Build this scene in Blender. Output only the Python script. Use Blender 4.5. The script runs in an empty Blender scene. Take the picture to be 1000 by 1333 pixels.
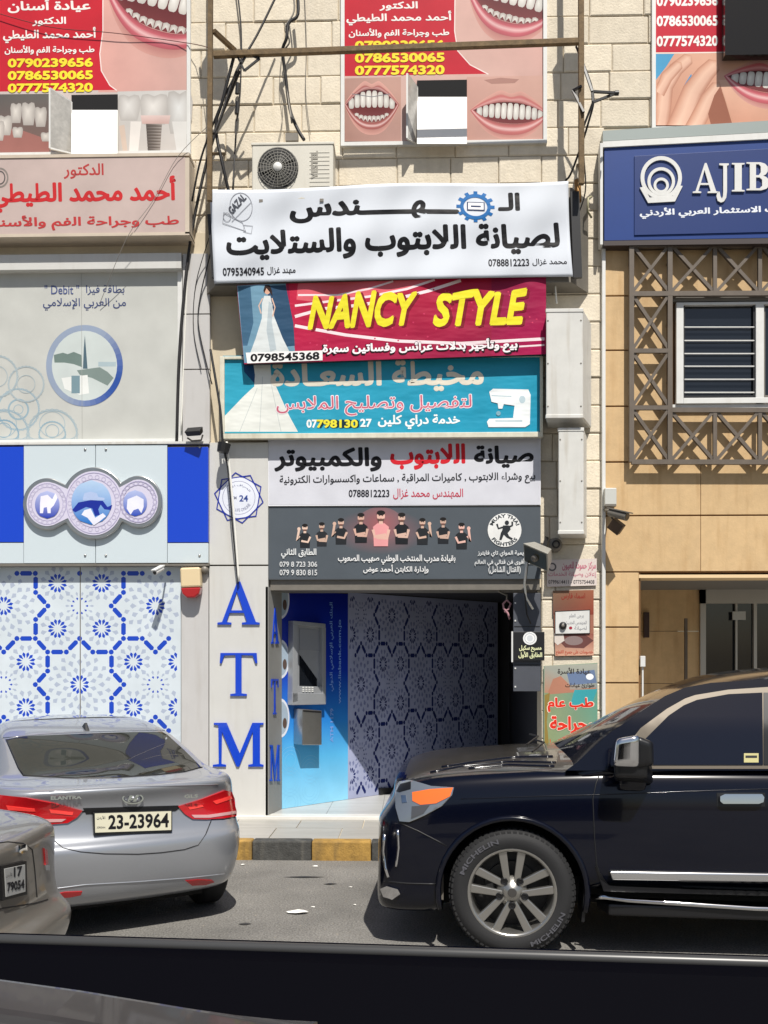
import bpy, bmesh, math, random, unicodedata
from mathutils import Vector, Matrix, Euler
from mathutils.bvhtree import BVHTree
from mathutils.geometry import delaunay_2d_cdt
random.seed(7)
R = math.radians
S = bpy.context.scene
C = S.collection

# ------------------------------------------------------------------ camera, sky, sun, exposure
H, F, YH, PSI = 1.89, 1250.0, 857.0, R(1.5)
cd = bpy.data.cameras.new('camera'); cam = bpy.data.objects.new('camera', cd); C.objects.link(cam)
cam.location = (0, 0, H); cam.rotation_euler = (R(90), 0, PSI)
cd.sensor_fit = 'HORIZONTAL'; cd.sensor_width = 36; cd.lens = 45; cd.shift_y = -(666.5 - YH) / 1000
cd.clip_start = 0.05; cd.clip_end = 2000
S.camera = cam
SUN = Vector((-0.25, 1.0, -1.57)).normalized()
w = bpy.data.worlds.new('World'); S.world = w; w.use_nodes = True
nt = w.node_tree; nt.nodes.clear()
sky = nt.nodes.new('ShaderNodeTexSky'); sky.sky_type = 'NISHITA'; sky.sun_disc = False
sky.sun_elevation = math.asin(-SUN.z); sky.sun_rotation = math.atan2(-SUN.x, -SUN.y)
sky.dust_density = 1.5
bg = nt.nodes.new('ShaderNodeBackground'); bg.inputs[1].default_value = 0.058
wo = nt.nodes.new('ShaderNodeOutputWorld')
nt.links.new(sky.outputs[0], bg.inputs[0]); nt.links.new(bg.outputs[0], wo.inputs[0])
sl = bpy.data.lights.new('sun', 'SUN'); sl.energy = 4.6; sl.angle = R(0.5); sl.color = (1, 0.955, 0.88)
so = bpy.data.objects.new('sun', sl); C.objects.link(so); so.rotation_euler = SUN.to_track_quat('-Z', 'Y').to_euler()
S.view_settings.view_transform = 'Standard'; S.view_settings.look = 'None'
S.view_settings.gamma = 1; S.view_settings.use_curve_mapping = False
S.view_settings.exposure = 0.30

# ------------------------------------------------------------------ picture-to-place helpers
def ray(px, py):
    cx, cz = (px - 500) / F, -(py - YH) / F
    return Vector((cx * math.cos(PSI) - math.sin(PSI), cx * math.sin(PSI) + math.cos(PSI), cz))
CAMP = Vector((0, 0, H))
class Pl:
    def __init__(s, p0, n): s.p = Vector(p0); s.n = Vector(n).normalized()
    def __call__(s, px, py, off=0.0):
        d = ray(px, py); t = (s.p + s.n * off - CAMP).dot(s.n) / d.dot(s.n)
        return CAMP + d * t
def FP(Y): return Pl((0, Y, 0), (0, -1, 0))
def Wp(px, py, Y): return FP(Y)(px, py)
def RX(px0, py0, px1, py1, Y):
    m = (px0 + px1) / 2
    return Wp(px0, 500, Y).x, Wp(px1, 500, Y).x, Wp(m, py1, Y).z, Wp(m, py0, Y).z

def lin(c):
    if isinstance(c, str):
        c = c.lstrip('#'); c = [int(c[i:i+2], 16) / 255 for i in (0, 2, 4)]
    return tuple((v / 12.92 if v <= 0.04045 else ((v + 0.055) / 1.055) ** 2.4) for v in c[:3])

# ------------------------------------------------------------------ materials
MATS = {}
def mat(name, col, rough=0.6, metal=0.0, var=0.0, vscale=4.0, bump=0.0, bscale=60.0, objvar=0.0, coat=0.0, streak=0.0, spec=0.5, trans=0.0, stretch=(1, 1, 1), dirt=None, grain=0.0):
    if name in MATS: return MATS[name]
    m = bpy.data.materials.new(name); m.use_nodes = True; n = m.node_tree.nodes; L = m.node_tree.links
    b = n['Principled BSDF']; c = lin(col) if isinstance(col, str) else col
    b.inputs['Base Color'].default_value = (*c, 1); b.inputs['Roughness'].default_value = rough
    b.inputs['Metallic'].default_value = metal; b.inputs['Coat Weight'].default_value = coat
    b.inputs['Coat Roughness'].default_value = 0.03; b.inputs['Specular IOR Level'].default_value = spec
    b.inputs['Transmission Weight'].default_value = trans
    tc = None; out = None
    if var or bump or streak or objvar:
        tc = n.new('ShaderNodeNewGeometry').outputs['Position']
    if var or objvar or streak:
        rgb = n.new('ShaderNodeRGB'); rgb.outputs[0].default_value = (*c, 1); out = rgb.outputs[0]
        def mul(fac_socket, lo, hi, prev):
            mr = n.new('ShaderNodeMapRange'); mr.inputs[3].default_value = lo; mr.inputs[4].default_value = hi
            L.new(fac_socket, mr.inputs[0])
            v = n.new('ShaderNodeVectorMath'); v.operation = 'SCALE'; L.new(prev, v.inputs[0]); L.new(mr.outputs[0], v.inputs['Scale'])
            return v.outputs[0]
        if var:
            mp = n.new('ShaderNodeMapping'); mp.inputs['Scale'].default_value = stretch; L.new(tc, mp.inputs[0])
            t = n.new('ShaderNodeTexNoise'); t.inputs['Scale'].default_value = vscale; t.inputs['Detail'].default_value = 7
            t.inputs['Roughness'].default_value = 0.65
            L.new(mp.outputs[0], t.inputs[0])
            cr = n.new('ShaderNodeMapRange'); cr.inputs[1].default_value = 0.3; cr.inputs[2].default_value = 0.7; L.new(t.outputs[0], cr.inputs[0])
            out = mul(cr.outputs[0], 1 - var, 1 + var * 0.6, out)
        if streak:
            mp = n.new('ShaderNodeMapping'); mp.inputs['Scale'].default_value = (5, 5, 0.6); L.new(tc, mp.inputs[0])
            t = n.new('ShaderNodeTexNoise'); t.inputs['Scale'].default_value = 2.5; t.inputs['Detail'].default_value = 6; L.new(mp.outputs[0], t.inputs[0])
            cr = n.new('ShaderNodeMapRange'); cr.inputs[1].default_value = 0.52; cr.inputs[2].default_value = 0.72; L.new(t.outputs[0], cr.inputs[0])
            mx = n.new('ShaderNodeMix'); mx.data_type = 'RGBA'
            f = n.new('ShaderNodeMath'); f.operation = 'MULTIPLY'; f.inputs[1].default_value = streak; L.new(cr.outputs[0], f.inputs[0])
            L.new(f.outputs[0], mx.inputs[0]); L.new(out, mx.inputs[6]); mx.inputs[7].default_value = (*(dirt or (c[0]*0.5, c[1]*0.42, c[2]*0.3)), 1)
            out = mx.outputs[2]
        if grain:
            t = n.new('ShaderNodeTexNoise'); t.inputs['Scale'].default_value = 70; t.inputs['Detail'].default_value = 3; L.new(tc, t.inputs[0])
            cr = n.new('ShaderNodeMapRange'); cr.inputs[1].default_value = 0.3; cr.inputs[2].default_value = 0.7; L.new(t.outputs[0], cr.inputs[0])
            out = mul(cr.outputs[0], 1 - grain, 1 + grain, out)
        if objvar:
            oi = n.new('ShaderNodeObjectInfo'); out = mul(oi.outputs['Random'], 1 - objvar, 1 + objvar * 0.5, out)
        L.new(out, b.inputs['Base Color'])
    if bump:
        t = n.new('ShaderNodeTexNoise'); t.inputs['Scale'].default_value = bscale; t.inputs['Detail'].default_value = 5; L.new(tc, t.inputs[0])
        bp = n.new('ShaderNodeBump'); bp.inputs['Strength'].default_value = bump; bp.inputs['Distance'].default_value = 0.01
        L.new(t.outputs[0], bp.inputs['Height']); L.new(bp.outputs[0], b.inputs['Normal'])
    MATS[name] = m; return m
def print_mat(name, rough, fold=0.0, coat=0.0, fade=0.10):
    m = bpy.data.materials.new(name); m.use_nodes = True; n = m.node_tree.nodes; L = m.node_tree.links
    b = n['Principled BSDF']; a = n.new('ShaderNodeAttribute'); a.attribute_name = 'Col'
    g = n.new('ShaderNodeNewGeometry')
    t = n.new('ShaderNodeTexNoise'); t.inputs['Scale'].default_value = 3.0; t.inputs['Detail'].default_value = 8; L.new(g.outputs['Position'], t.inputs[0])
    mr = n.new('ShaderNodeMapRange'); mr.inputs[1].default_value = 0.3; mr.inputs[2].default_value = 0.7
    mr.inputs[3].default_value = 1 - fade; mr.inputs[4].default_value = 1 + fade * 0.3; L.new(t.outputs[0], mr.inputs[0])
    v = n.new('ShaderNodeVectorMath'); v.operation = 'SCALE'; L.new(a.outputs['Color'], v.inputs[0]); L.new(mr.outputs[0], v.inputs['Scale'])
    L.new(v.outputs[0], b.inputs['Base Color']); b.inputs['Roughness'].default_value = rough; b.inputs['Coat Weight'].default_value = coat; b.inputs['Specular IOR Level'].default_value = .2
    if fold:
        mp = n.new('ShaderNodeMapping'); mp.inputs['Scale'].default_value = (1.2, 1, 3.5); mp.inputs['Rotation'].default_value = (0, 0.5, 0)
        L.new(g.outputs['Position'], mp.inputs[0])
        t2 = n.new('ShaderNodeTexNoise'); t2.inputs['Scale'].default_value = 2.2; t2.inputs['Detail'].default_value = 2; L.new(mp.outputs[0], t2.inputs[0])
        bp = n.new('ShaderNodeBump'); bp.inputs['Strength'].default_value = fold; bp.inputs['Distance'].default_value = 0.08
        L.new(t2.outputs[0], bp.inputs['Height']); L.new(bp.outputs[0], b.inputs['Normal'])
    return m
PRINT = print_mat('print_matte', 0.6)
PRINT_G = print_mat('print_glossy', 0.3, coat=0.3)
PRINT_F = print_mat('print_fabric', 0.65, fold=0.35)
PRINT_V = print_mat('print_vinyl', 0.45, fold=0.16)

M_stone = mat('limestone', '#dcd1bd', 0.85, var=0.10, vscale=9, bump=0.5, bscale=45, objvar=0.09, streak=0.10)
M_mortar = mat('mortar', '#cdc0a8', 0.95, var=0.1)
M_beige = mat('beige_stone', '#cbac80', 0.75, var=0.10, vscale=9, bump=0.15, bscale=50, objvar=0.06, streak=0.38, dirt=lin('#a98250'))
M_groove = mat('dark_joint', '#7a5836', 0.9)
M_clad = mat('grey_cladding', '#bebcba', 0.45, var=0.04, vscale=3, streak=0.15)
M_clad2 = mat('pale_cladding', '#c9c8c4', 0.4, var=0.04, vscale=3, streak=0.12)
M_white = mat('white_paint', '#d6d6d3', 0.5, var=0.06, vscale=6, streak=0.12)
M_whitemet = mat('white_sheet_metal', '#cfcec9', 0.45, var=0.08, vscale=5, streak=0.35, dirt=lin('#9a8c74'))
M_blue = mat('blue_panel', '#0a3fc0', 0.35, coat=0.2)
M_ltpanel = mat('pale_glass_panel', '#c6d1d6', 0.25, coat=0.3)
M_silver = mat('brushed_steel', '#b7b7b5', 0.28, metal=0.9, var=0.08, vscale=12)
M_dark = mat('dark_plastic', (0.012, 0.012, 0.013), 0.45)
M_black = mat('black_rubber', (0.008, 0.008, 0.008), 0.6)
M_cable = mat('cable_sheath', (0.012, 0.011, 0.012), 0.55)
M_cablew = mat('white_conduit', '#e6e4dc', 0.5)
M_rust = mat('rusted_steel', '#6e5a3e', 0.75, metal=0.2, var=0.4, vscale=14, bump=0.3)
M_greymet = mat('grey_metal', '#77726a', 0.5, metal=0.2, var=0.12, vscale=10)
M_asph = mat('asphalt', (0.19, 0.182, 0.168), 0.9, var=0.30, vscale=1.1, grain=.42, bump=0.9, bscale=90)
M_marble = mat('marble_slab', '#b4b4b1', 0.35, var=0.13, vscale=3, stretch=(0.6, 4, 1), objvar=0.05)
M_pave = mat('pavement_slab', '#a6a39c', 0.5, var=0.14, vscale=4, stretch=(0.5, 3, 1), objvar=0.06)
M_kerbd = mat('kerb_black_paint', '#444442', 0.8, var=0.45, vscale=14, bump=0.6, streak=.4, dirt=lin('#77736a'))
M_kerby = mat('kerb_yellow_paint', '#a98542', 0.8, var=0.4, vscale=9, bump=0.5, streak=0.6, dirt=lin('#5d5038'))
M_glass = mat('dark_window_glass', (0.01, 0.012, 0.016), 0.04, coat=0.6)
M_int = mat('dark_interior', '#3a3632', 0.8, var=0.15)
M_lattice = mat('grey_lattice_metal', '#655b51', 0.6, var=0.15, vscale=8, streak=0.2)

# ------------------------------------------------------------------ mesh helpers
def link(o, parent=None):
    C.objects.link(o)
    if parent is not None: o.parent = parent
    return o
def tag(o, label=None, cat=None, group=None, kind=None):
    if label: o['label'] = label
    if cat: o['category'] = cat
    if group: o['group'] = group
    if kind: o['kind'] = kind
    return o
def thing(name, label, cat, loc=(0, 0, 0), group=None, rz=0):
    o = bpy.data.objects.new(name, None); o.empty_display_size = 0.1
    o.location = loc; o.rotation_euler = (0, 0, rz); C.objects.link(o)
    return tag(o, label, cat, group)
def setup(name, loc=(0, 0, 0)):
    o = bpy.data.objects.new(name, None); o.location = loc; C.objects.link(o); o['kind'] = 'structure'; return o
class MB:
    def __init__(s): s.v = []; s.f = []; s.m = []
    def add(s, vs, fs, mi=0):
        b = len(s.v); s.v += [tuple(v) for v in vs]; s.f += [tuple(i + b for i in f) for f in fs]; s.m += [mi] * len(fs); return s
    def box(s, x0, x1, y0, y1, z0, z1, mi=0):
        if x0 > x1: x0, x1 = x1, x0
        if y0 > y1: y0, y1 = y1, y0
        if z0 > z1: z0, z1 = z1, z0
        return s.add([(x0,y0,z0),(x1,y0,z0),(x1,y1,z0),(x0,y1,z0),(x0,y0,z1),(x1,y0,z1),(x1,y1,z1),(x0,y1,z1)],
                     [(0,3,2,1),(4,5,6,7),(0,1,5,4),(1,2,6,5),(2,3,7,6),(3,0,4,7)], mi)
    def hexa(s, fr, bk, mi=0):           # front quad and back quad, 4 points each
        return s.add(list(fr) + list(bk), [(0,1,2,3),(7,6,5,4),(0,4,5,1),(1,5,6,2),(2,6,7,3),(3,7,4,0)], mi)
    def prism(s, pts, d, mi=0):          # polygon of 3D points extruded by vector d
        n = len(pts); d = Vector(d)
        return s.add([Vector(p) for p in pts] + [Vector(p) + d for p in pts],
                     [tuple(range(n)), tuple(range(2*n-1, n-1, -1))] + [(i, i+n, (i+1) % n + n, (i+1) % n) for i in range(n)], mi)
    def tube(s, path, r, n=6, mi=0, caps=True):
        path = [Vector(p) for p in path]; rings = []
        for i, p in enumerate(path):
            t = (path[min(i+1, len(path)-1)] - path[max(i-1, 0)])
            t = t.normalized() if t.length > 1e-9 else Vector((0, 0, 1))
            a = t.orthogonal().normalized() if i == 0 else (pa - t * pa.dot(t)).normalized()
            pa = a; b = t.cross(a); rr = r[i] if isinstance(r, (list, tuple)) else r
            rings.append([p + (a * math.cos(k * 2 * math.pi / n) + b * math.sin(k * 2 * math.pi / n)) * rr for k in range(n)])
        vs = [v for rg in rings for v in rg]; fs = []
        for i in range(len(path) - 1):
            for k in range(n): fs.append((i*n+k, i*n+(k+1) % n, (i+1)*n+(k+1) % n, (i+1)*n+k))
        if caps: fs += [tuple(range(n))[::-1], tuple((len(path)-1)*n + k for k in range(n))]
        return s.add(vs, fs, mi)
    def bar(s, p0, p1, wd, dp, mi=0, up=None):      # rectangular bar between two points; dp is the size along up
        p0, p1 = Vector(p0), Vector(p1); t = (p1 - p0).normalized(); u = Vector(up or (0, 1, 0)); u = (u - t * u.dot(t)).normalized(); r = t.cross(u)
        q = [-r*wd/2 - u*dp/2, r*wd/2 - u*dp/2, r*wd/2 + u*dp/2, -r*wd/2 + u*dp/2]
        return s.hexa([p0 + a for a in q], [p1 + a for a in q], mi)
    def lathe(s, prof, axis_p, axis, n=32, mi=0, a0=0, a1=2*math.pi):
        ax = Vector(axis).normalized(); a = ax.orthogonal().normalized(); b = ax.cross(a); axis_p = Vector(axis_p)
        full = abs(a1 - a0 - 2*math.pi) < 1e-6; N = n if full else n + 1
        vs = []
        for k in range(N):
            th = a0 + (a1 - a0) * k / n; d = a * math.cos(th) + b * math.sin(th)
            for (r, h) in prof: vs.append(axis_p + d * r + ax * h)
        m = len(prof); fs = []
        for k in range(n if full else n):
            k2 = (k + 1) % N
            for i in range(m - 1): fs.append((k*m+i, k*m+i+1, k2*m+i+1, k2*m+i))
        return s.add(vs, fs, mi)
    def mesh(s, name, mats, smooth=False):
        me = bpy.data.meshes.new(name); me.from_pydata(s.v, [], s.f)
        for m in (mats if isinstance(mats, (list, tuple)) else [mats]): me.materials.append(m)
        me.polygons.foreach_set('material_index', s.m)
        bm = bmesh.new(); bm.from_mesh(me); bmesh.ops.recalc_face_normals(bm, faces=bm.faces); bm.to_mesh(me); bm.free()
        if smooth: me.shade_smooth()
        return me
    def build(s, name, mats, parent=None, bevel=0, smooth=False, auto=None, seg=2):
        me = s.mesh(name, mats, smooth)
        o = bpy.data.objects.new(name, me); link(o, parent)
        if bevel:
            b = o.modifiers.new('bevel', 'BEVEL'); b.width = bevel; b.segments = seg; b.limit_method = 'ANGLE'; b.angle_limit = R(40); b.harden_normals = False
        if auto is not None:
            me.shade_smooth(); me.set_sharp_from_angle(angle=R(auto))
        return o
def prot(o):      # keep world placement of children built in world coordinates under a moved parent
    o.matrix_parent_inverse = o.parent.matrix_world.inverted(); return o

# ------------------------------------------------------------------ Arabic shaping with presentation forms
FORMS = {}; LIG = {}
for cp in range(0xFE80, 0xFEFD):
    d = unicodedata.decomposition(chr(cp)).split()
    if len(d) == 2: FORMS.setdefault(chr(int(d[1], 16)), {})[d[0].strip('<>')] = chr(cp)
    elif len(d) == 3: LIG.setdefault(chr(int(d[1], 16)) + chr(int(d[2], 16)), {})[d[0].strip('<>')] = chr(cp)
TAT = '\u0640'
def ar(t):
    out = []; i = 0
    def dual(c): return c == TAT or 'initial' in FORMS.get(c, {})
    def joins_back(c): return c == TAT or 'final' in FORMS.get(c, {})
    prev = False
    while i < len(t):
        c = t[i]; lg = LIG.get(t[i:i+2])
        if lg:
            out.append(lg['final' if prev else 'isolated']); prev = False; i += 2; continue
        nx = t[i+1] if i + 1 < len(t) else ''
        if c == TAT: out.append(c); prev = True; i += 1; continue
        f = FORMS.get(c)
        if not f: out.append({'(': ')', ')': '('}.get(c, c)); prev = False; i += 1; continue
        nj = dual(c) and nx and joins_back(nx)
        k = ('medial' if prev else 'initial') if nj else ('final' if prev else 'isolated')
        out.append(f.get(k, f.get('isolated', c))); prev = bool(nj); i += 1
    s = ''.join(reversed(out))
    return s
TXC = {}
def text_mesh(s, bold=0.0, shear=0.0):
    key = (s, bold, shear)
    if key in TXC: return TXC[key]
    if any('\u0600' <= ch <= '\u06ff' for ch in s): body = ar(s)
    else: body = s
    c = bpy.data.curves.new('t', 'FONT'); c.body = body; c.resolution_u = 3; c.offset = bold; c.shear = shear
    o = bpy.data.objects.new('t', c); C.objects.link(o); bpy.context.view_layer.update()
    dg = bpy.context.evaluated_depsgraph_get(); me = bpy.data.meshes.new_from_object(o.evaluated_get(dg))
    vs = [tuple(v.co) for v in me.vertices]; fs = [tuple(p.vertices) for p in me.polygons]
    bpy.data.objects.remove(o); bpy.data.curves.remove(c); bpy.data.meshes.remove(me)
    x0 = min(v[0] for v in vs); x1 = max(v[0] for v in vs); y0 = min(v[1] for v in vs); y1 = max(v[1] for v in vs)
    vs = [((v[0]-x0)/(x1-x0), (v[1]-y0)/(y1-y0)) for v in vs]
    TXC[key] = (vs, fs, x1-x0, y1-y0); return TXC[key]
def poly_mesh(loops):
    c = bpy.data.curves.new('p', 'CURVE'); c.dimensions = '2D'; c.fill_mode = 'BOTH'
    for lp in loops:
        sp = c.splines.new('POLY'); sp.points.add(len(lp)-1); sp.use_cyclic_u = True
        for i, p in enumerate(lp): sp.points[i].co = (p[0], p[1], 0, 1)
    o = bpy.data.objects.new('p', c); C.objects.link(o); bpy.context.view_layer.update()
    me = bpy.data.meshes.new_from_object(o.evaluated_get(bpy.context.evaluated_depsgraph_get()))
    vs = [tuple(v.co[:2]) for v in me.vertices]; fs = [tuple(p.vertices) for p in me.polygons]
    bpy.data.objects.remove(o); bpy.data.curves.remove(c); bpy.data.meshes.remove(me)
    return vs, fs

# ------------------------------------------------------------------ flat print: coloured shapes laid on a real panel
class Art:
    def __init__(s, mp, base=0.001, step=0.00006):
        s.map = mp; s.v = []; s.f = []; s.c = []; s.o = min(base, .0012) if base > 0 and base < .0044 else base; s.step = step; s.maxlen = 0
    def up(s): s.o += s.step
    def raw(s, pts, faces, cols):
        if s.maxlen and not isinstance(cols, list):
            bm = bmesh.new(); bv = [bm.verts.new((p[0], p[1], 0)) for p in pts]
            for f in faces:
                try: bm.faces.new([bv[i] for i in f])
                except ValueError: pass
            bmesh.ops.triangulate(bm, faces=bm.faces)
            for _ in range(7):
                ed = [e for e in bm.edges if e.calc_length() > s.maxlen]
                if not ed: break
                bmesh.ops.subdivide_edges(bm, edges=ed, cuts=1); bmesh.ops.triangulate(bm, faces=[f for f in bm.faces if len(f.verts) > 3])
            bm.verts.index_update(); pts = [tuple(v.co[:2]) for v in bm.verts]; faces = [tuple(v.index for v in f.verts) for f in bm.faces]; bm.free()
        b = len(s.v); s.v += [tuple(s.map(p[0], p[1], s.o)) for p in pts]
        cl = cols if isinstance(cols, list) else [lin(cols) if isinstance(cols, str) else cols] * len(pts)
        for f in faces:
            s.f.append(tuple(i + b for i in f)); s.c += [cl[i] for i in f]
        s.up()
    def poly(s, pts, col): s.raw(pts, [tuple(range(len(pts)))], col)
    def rect(s, x0, y0, x1, y1, col): s.poly([(x0,y0),(x1,y0),(x1,y1),(x0,y1)], col)
    def shape(s, pts, col):          # concave safe
        vs, _, fs, *_ = delaunay_2d_cdt([Vector(p) for p in pts], [], [tuple(range(len(pts)))], 1, 1e-6)
        s.raw([tuple(v) for v in vs], [tuple(f) for f in fs], col)
    def grad(s, quad, cols, n=1):    # quad tl,tr,br,bl with corner colours
        cl = [lin(c) if isinstance(c, str) else c for c in cols]
        s.raw(quad, [(0,1,2,3)], cl)
    def ell(s, cx, cy, rx, ry, col, rot=0, n=28, a0=0, a1=360, edge=None):
        ca, sa = math.cos(R(rot)), math.sin(R(rot)); pts = []
        full = a1 - a0 >= 360
        for k in range(n if full else n + 1):
            a = R(a0 + (a1 - a0) * k / n); x, y = rx * math.cos(a), ry * math.sin(a)
            pts.append((cx + x*ca - y*sa, cy + x*sa + y*ca))
        if edge:
            m = len(pts); s.raw([(cx, cy)] + pts, [(0, i+1, (i+1) % m + 1) for i in range(m)], [lin(col)] + [lin(edge)] * m)
        else: s.poly(pts, col)
    def ring(s, cx, cy, rx, ry, t, col, n=32, a0=0, a1=360):
        pts = []; fs = []
        for k in range(n + 1):
            a = R(a0 + (a1-a0)*k/n); pts += [(cx+rx*math.cos(a), cy+ry*math.sin(a)), (cx+(rx-t)*math.cos(a), cy+(ry-t)*math.sin(a))]
        for k in range(n): fs.append((2*k, 2*k+2, 2*k+3, 2*k+1))
        s.raw(pts, fs, col)
    def line(s, pts, wd, col, closed=False):
        P = [Vector(p) for p in pts]; n = len(P); vs = []; fs = []
        for i in range(n):
            a = P[(i-1) % n] if (closed or i) else P[i]; b = P[(i+1) % n] if (closed or i < n-1) else P[i]
            t = (b - a); t = t.normalized() if t.length else Vector((1, 0)); nn = Vector((-t.y, t.x)) * (wd / 2)
            vs += [tuple(P[i] + nn), tuple(P[i] - nn)]
        for i in range(n if closed else n - 1):
            j = (i+1) % n; fs.append((2*i, 2*j, 2*j+1, 2*i+1))
        s.raw(vs, fs, col)
    def text(s, t, x0, y0, x1, y1, col, bold=0.0, sl=0.0, shear=0.0, warp=None):
        v0, fs, tw, th = text_mesh(t, 0.008, shear)       # sl: slope of the baseline in picture units
        cops = [(0, 0)] + ([(bold*math.cos(a*math.pi/3+.3), bold*math.sin(a*math.pi/3+.3)) for a in range(6)] if bold > .004 else [])
        start = s.o
        for ci, (dx, dy) in enumerate(cops):        # bold strokes: the same letters laid again, each copy a hair further out
            s.o = start + ci * .00010
            kx, ky = max(.5, 1 - 2*bold/tw), max(.5, 1 - 2*bold/th)
            vs = [((v[0]-.5)*kx + .5 + dx/tw, (v[1]-.5)*ky + .5 + dy/th) for v in v0]
            s.lay(vs, fs, x0, y0, x1, y1, col, sl, warp)
    def lay(s, vs, fs, x0, y0, x1, y1, col, sl, warp):
        if warp: pts = [warp(v[0], v[1]) for v in vs]
        else: pts = [(x0 + (x1-x0)*v[0], y1 - (y1-y0)*v[1] + sl*(x1-x0)*v[0]) for v in vs]
        par = list(range(len(vs)))               # overlapping letters get their own thin layer
        def fd(i):
            while par[i] != i: par[i] = par[par[i]]; i = par[i]
            return i
        for f in fs:
            for i in f[1:]: par[fd(i)] = fd(f[0])
        grp = {}
        for f in fs: grp.setdefault(fd(f[0]), []).append(f)
        cl = lin(col) if isinstance(col, str) else col; base = s.o
        for k, fl in enumerate(grp.values()):
            ids = sorted({i for f in fl for i in f}); mp_ = {i: j for j, i in enumerate(ids)}
            s.o = base + (k % 5) * .00002
            s.raw([pts[i] for i in ids], [tuple(mp_[i] for i in f) for f in fl], cl)
        s.o = base + 5 * .00002
    def build(s, name, parent=None, m=None):
        me = bpy.data.meshes.new(name); me.from_pydata(s.v, [], s.f)
        a = me.color_attributes.new('Col', 'FLOAT_COLOR', 'CORNER')
        a.data.foreach_set('color', [x for c in s.c for x in (*c, 1.0)])
        me.materials.append(m or PRINT)
        return link(bpy.data.objects.new(name, me), parent)
def letters3d(vsfs, mp, depth, name, m, parent, bevel=0.0):     # raised letter: mp(u,v)->3D front point ; depth vector backwards
    vs, fs = vsfs; bm = bmesh.new(); bv = [bm.verts.new(mp(*v)) for v in vs]
    for f in fs:
        try: bm.faces.new([bv[i] for i in f])
        except ValueError: pass
    bmesh.ops.remove_doubles(bm, verts=bm.verts, dist=1e-5)
    r = bmesh.ops.extrude_face_region(bm, geom=list(bm.faces)); nv = [e for e in r['geom'] if isinstance(e, bmesh.types.BMVert)]
    bmesh.ops.translate(bm, verts=nv, vec=Vector(depth)); bmesh.ops.recalc_face_normals(bm, faces=bm.faces)
    me = bpy.data.meshes.new(name); bm.to_mesh(me); bm.free(); me.materials.append(m)
    return link(bpy.data.objects.new(name, me), parent)
SER = {
 'A': [[(0,0),(.33,0),(.33,.045),(.215,.06),(.29,.27),(.63,.27),(.70,.06),(.58,.045),(.58,0),(1,0),(1,.045),(.91,.06),(.54,1),(.47,1),(.11,.06),(0,.045)],[(.315,.33),(.46,.77),(.61,.33)]],
 'T': [[(.28,0),(.72,0),(.72,.045),(.58,.06),(.58,.95),(.88,.94),(.95,.76),(1,.76),(.98,1),(.02,1),(0,.76),(.05,.76),(.12,.94),(.42,.95),(.42,.06),(.28,.045)]],
 'M': [[(0,0),(.26,0),(.26,.04),(.17,.06),(.18,.80),(.47,0),(.52,0),(.79,.80),(.79,.06),(.70,.04),(.70,0),(1,0),(1,.04),(.93,.06),(.93,.95),(1,.96),(1,1),(.78,1),(.53,.30),(.27,1),(.02,1),(.02,.96),(.11,.94),(.12,.06),(0,.04)]],
 'J': [[(.25,1),(1,1),(1,.955),(.86,.94),(.86,.25),(.80,.08),(.62,-.02),(.38,-.05),(.12,0),(.02,.12),(.10,.24),(.28,.24),(.34,.12),(.46,.05),(.54,.12),(.56,.25),(.56,.94),(.25,.955)]],
 'I': [[(0,0),(1,0),(1,.045),(.78,.06),(.78,.94),(1,.955),(1,1),(0,1),(0,.955),(.22,.94),(.22,.06),(0,.045)]],
 'B': [[(0,0),(.62,0),(.85,.06),(.98,.2),(.95,.38),(.82,.48),(.70,.52),(.82,.57),(.9,.68),(.9,.84),(.78,.95),(.58,1),(0,1),(0,.955),(.14,.94),(.14,.06),(0,.045)],[(.40,.07),(.40,.46),(.55,.46),(.66,.38),(.66,.16),(.55,.07)],[(.40,.54),(.40,.93),(.52,.93),(.60,.85),(.60,.64),(.52,.54)]],
}
def serif(ch, mp, x0, y0, x1, y1, depth, m, parent):
    return letters3d(poly_mesh(SER[ch]), lambda u, v: mp(x0 + (x1-x0)*u, y1 - (y1-y0)*v), depth, 'letter', m, parent)

# ================================================================== SETTING
WB = []          # things whose children are built in world coordinates
def wthing(name, label, cat, loc, group=None):
    o = thing(name, label, cat, loc, group); WB.append(o); return o
D = 10.42; FL = 0.20; KY = 8.95; PVZ = 0.165
# road
b = MB(); b.add([(-60,-40,0),(60,-40,0),(60,40,0),(-60,40,0)], [(0,1,2,3)])
tag(b.build('road', M_asph), kind='structure')
b = MB(); random.seed(21)
for i in range(900):
    x, y = random.uniform(-4, 5), random.choice((random.uniform(5, 8.9), random.triangular(8.2, 8.94, 8.92))); r_ = random.uniform(.003, .008)
    b.add([(x-r_, y, .001), (x+r_*.3, y-r_, .001), (x+r_, y+r_*.5, .001), (x, y+r_, .001), (x, y, r_*.9)], [(0,1,4),(1,2,4),(2,3,4),(3,0,4)])
tag(b.build('road_grit', mat('grit', '#918a80', .9, var=.4)), 'pale grit and pebbles scattered on the asphalt along the kerb', 'grit', kind='stuff')
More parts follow.
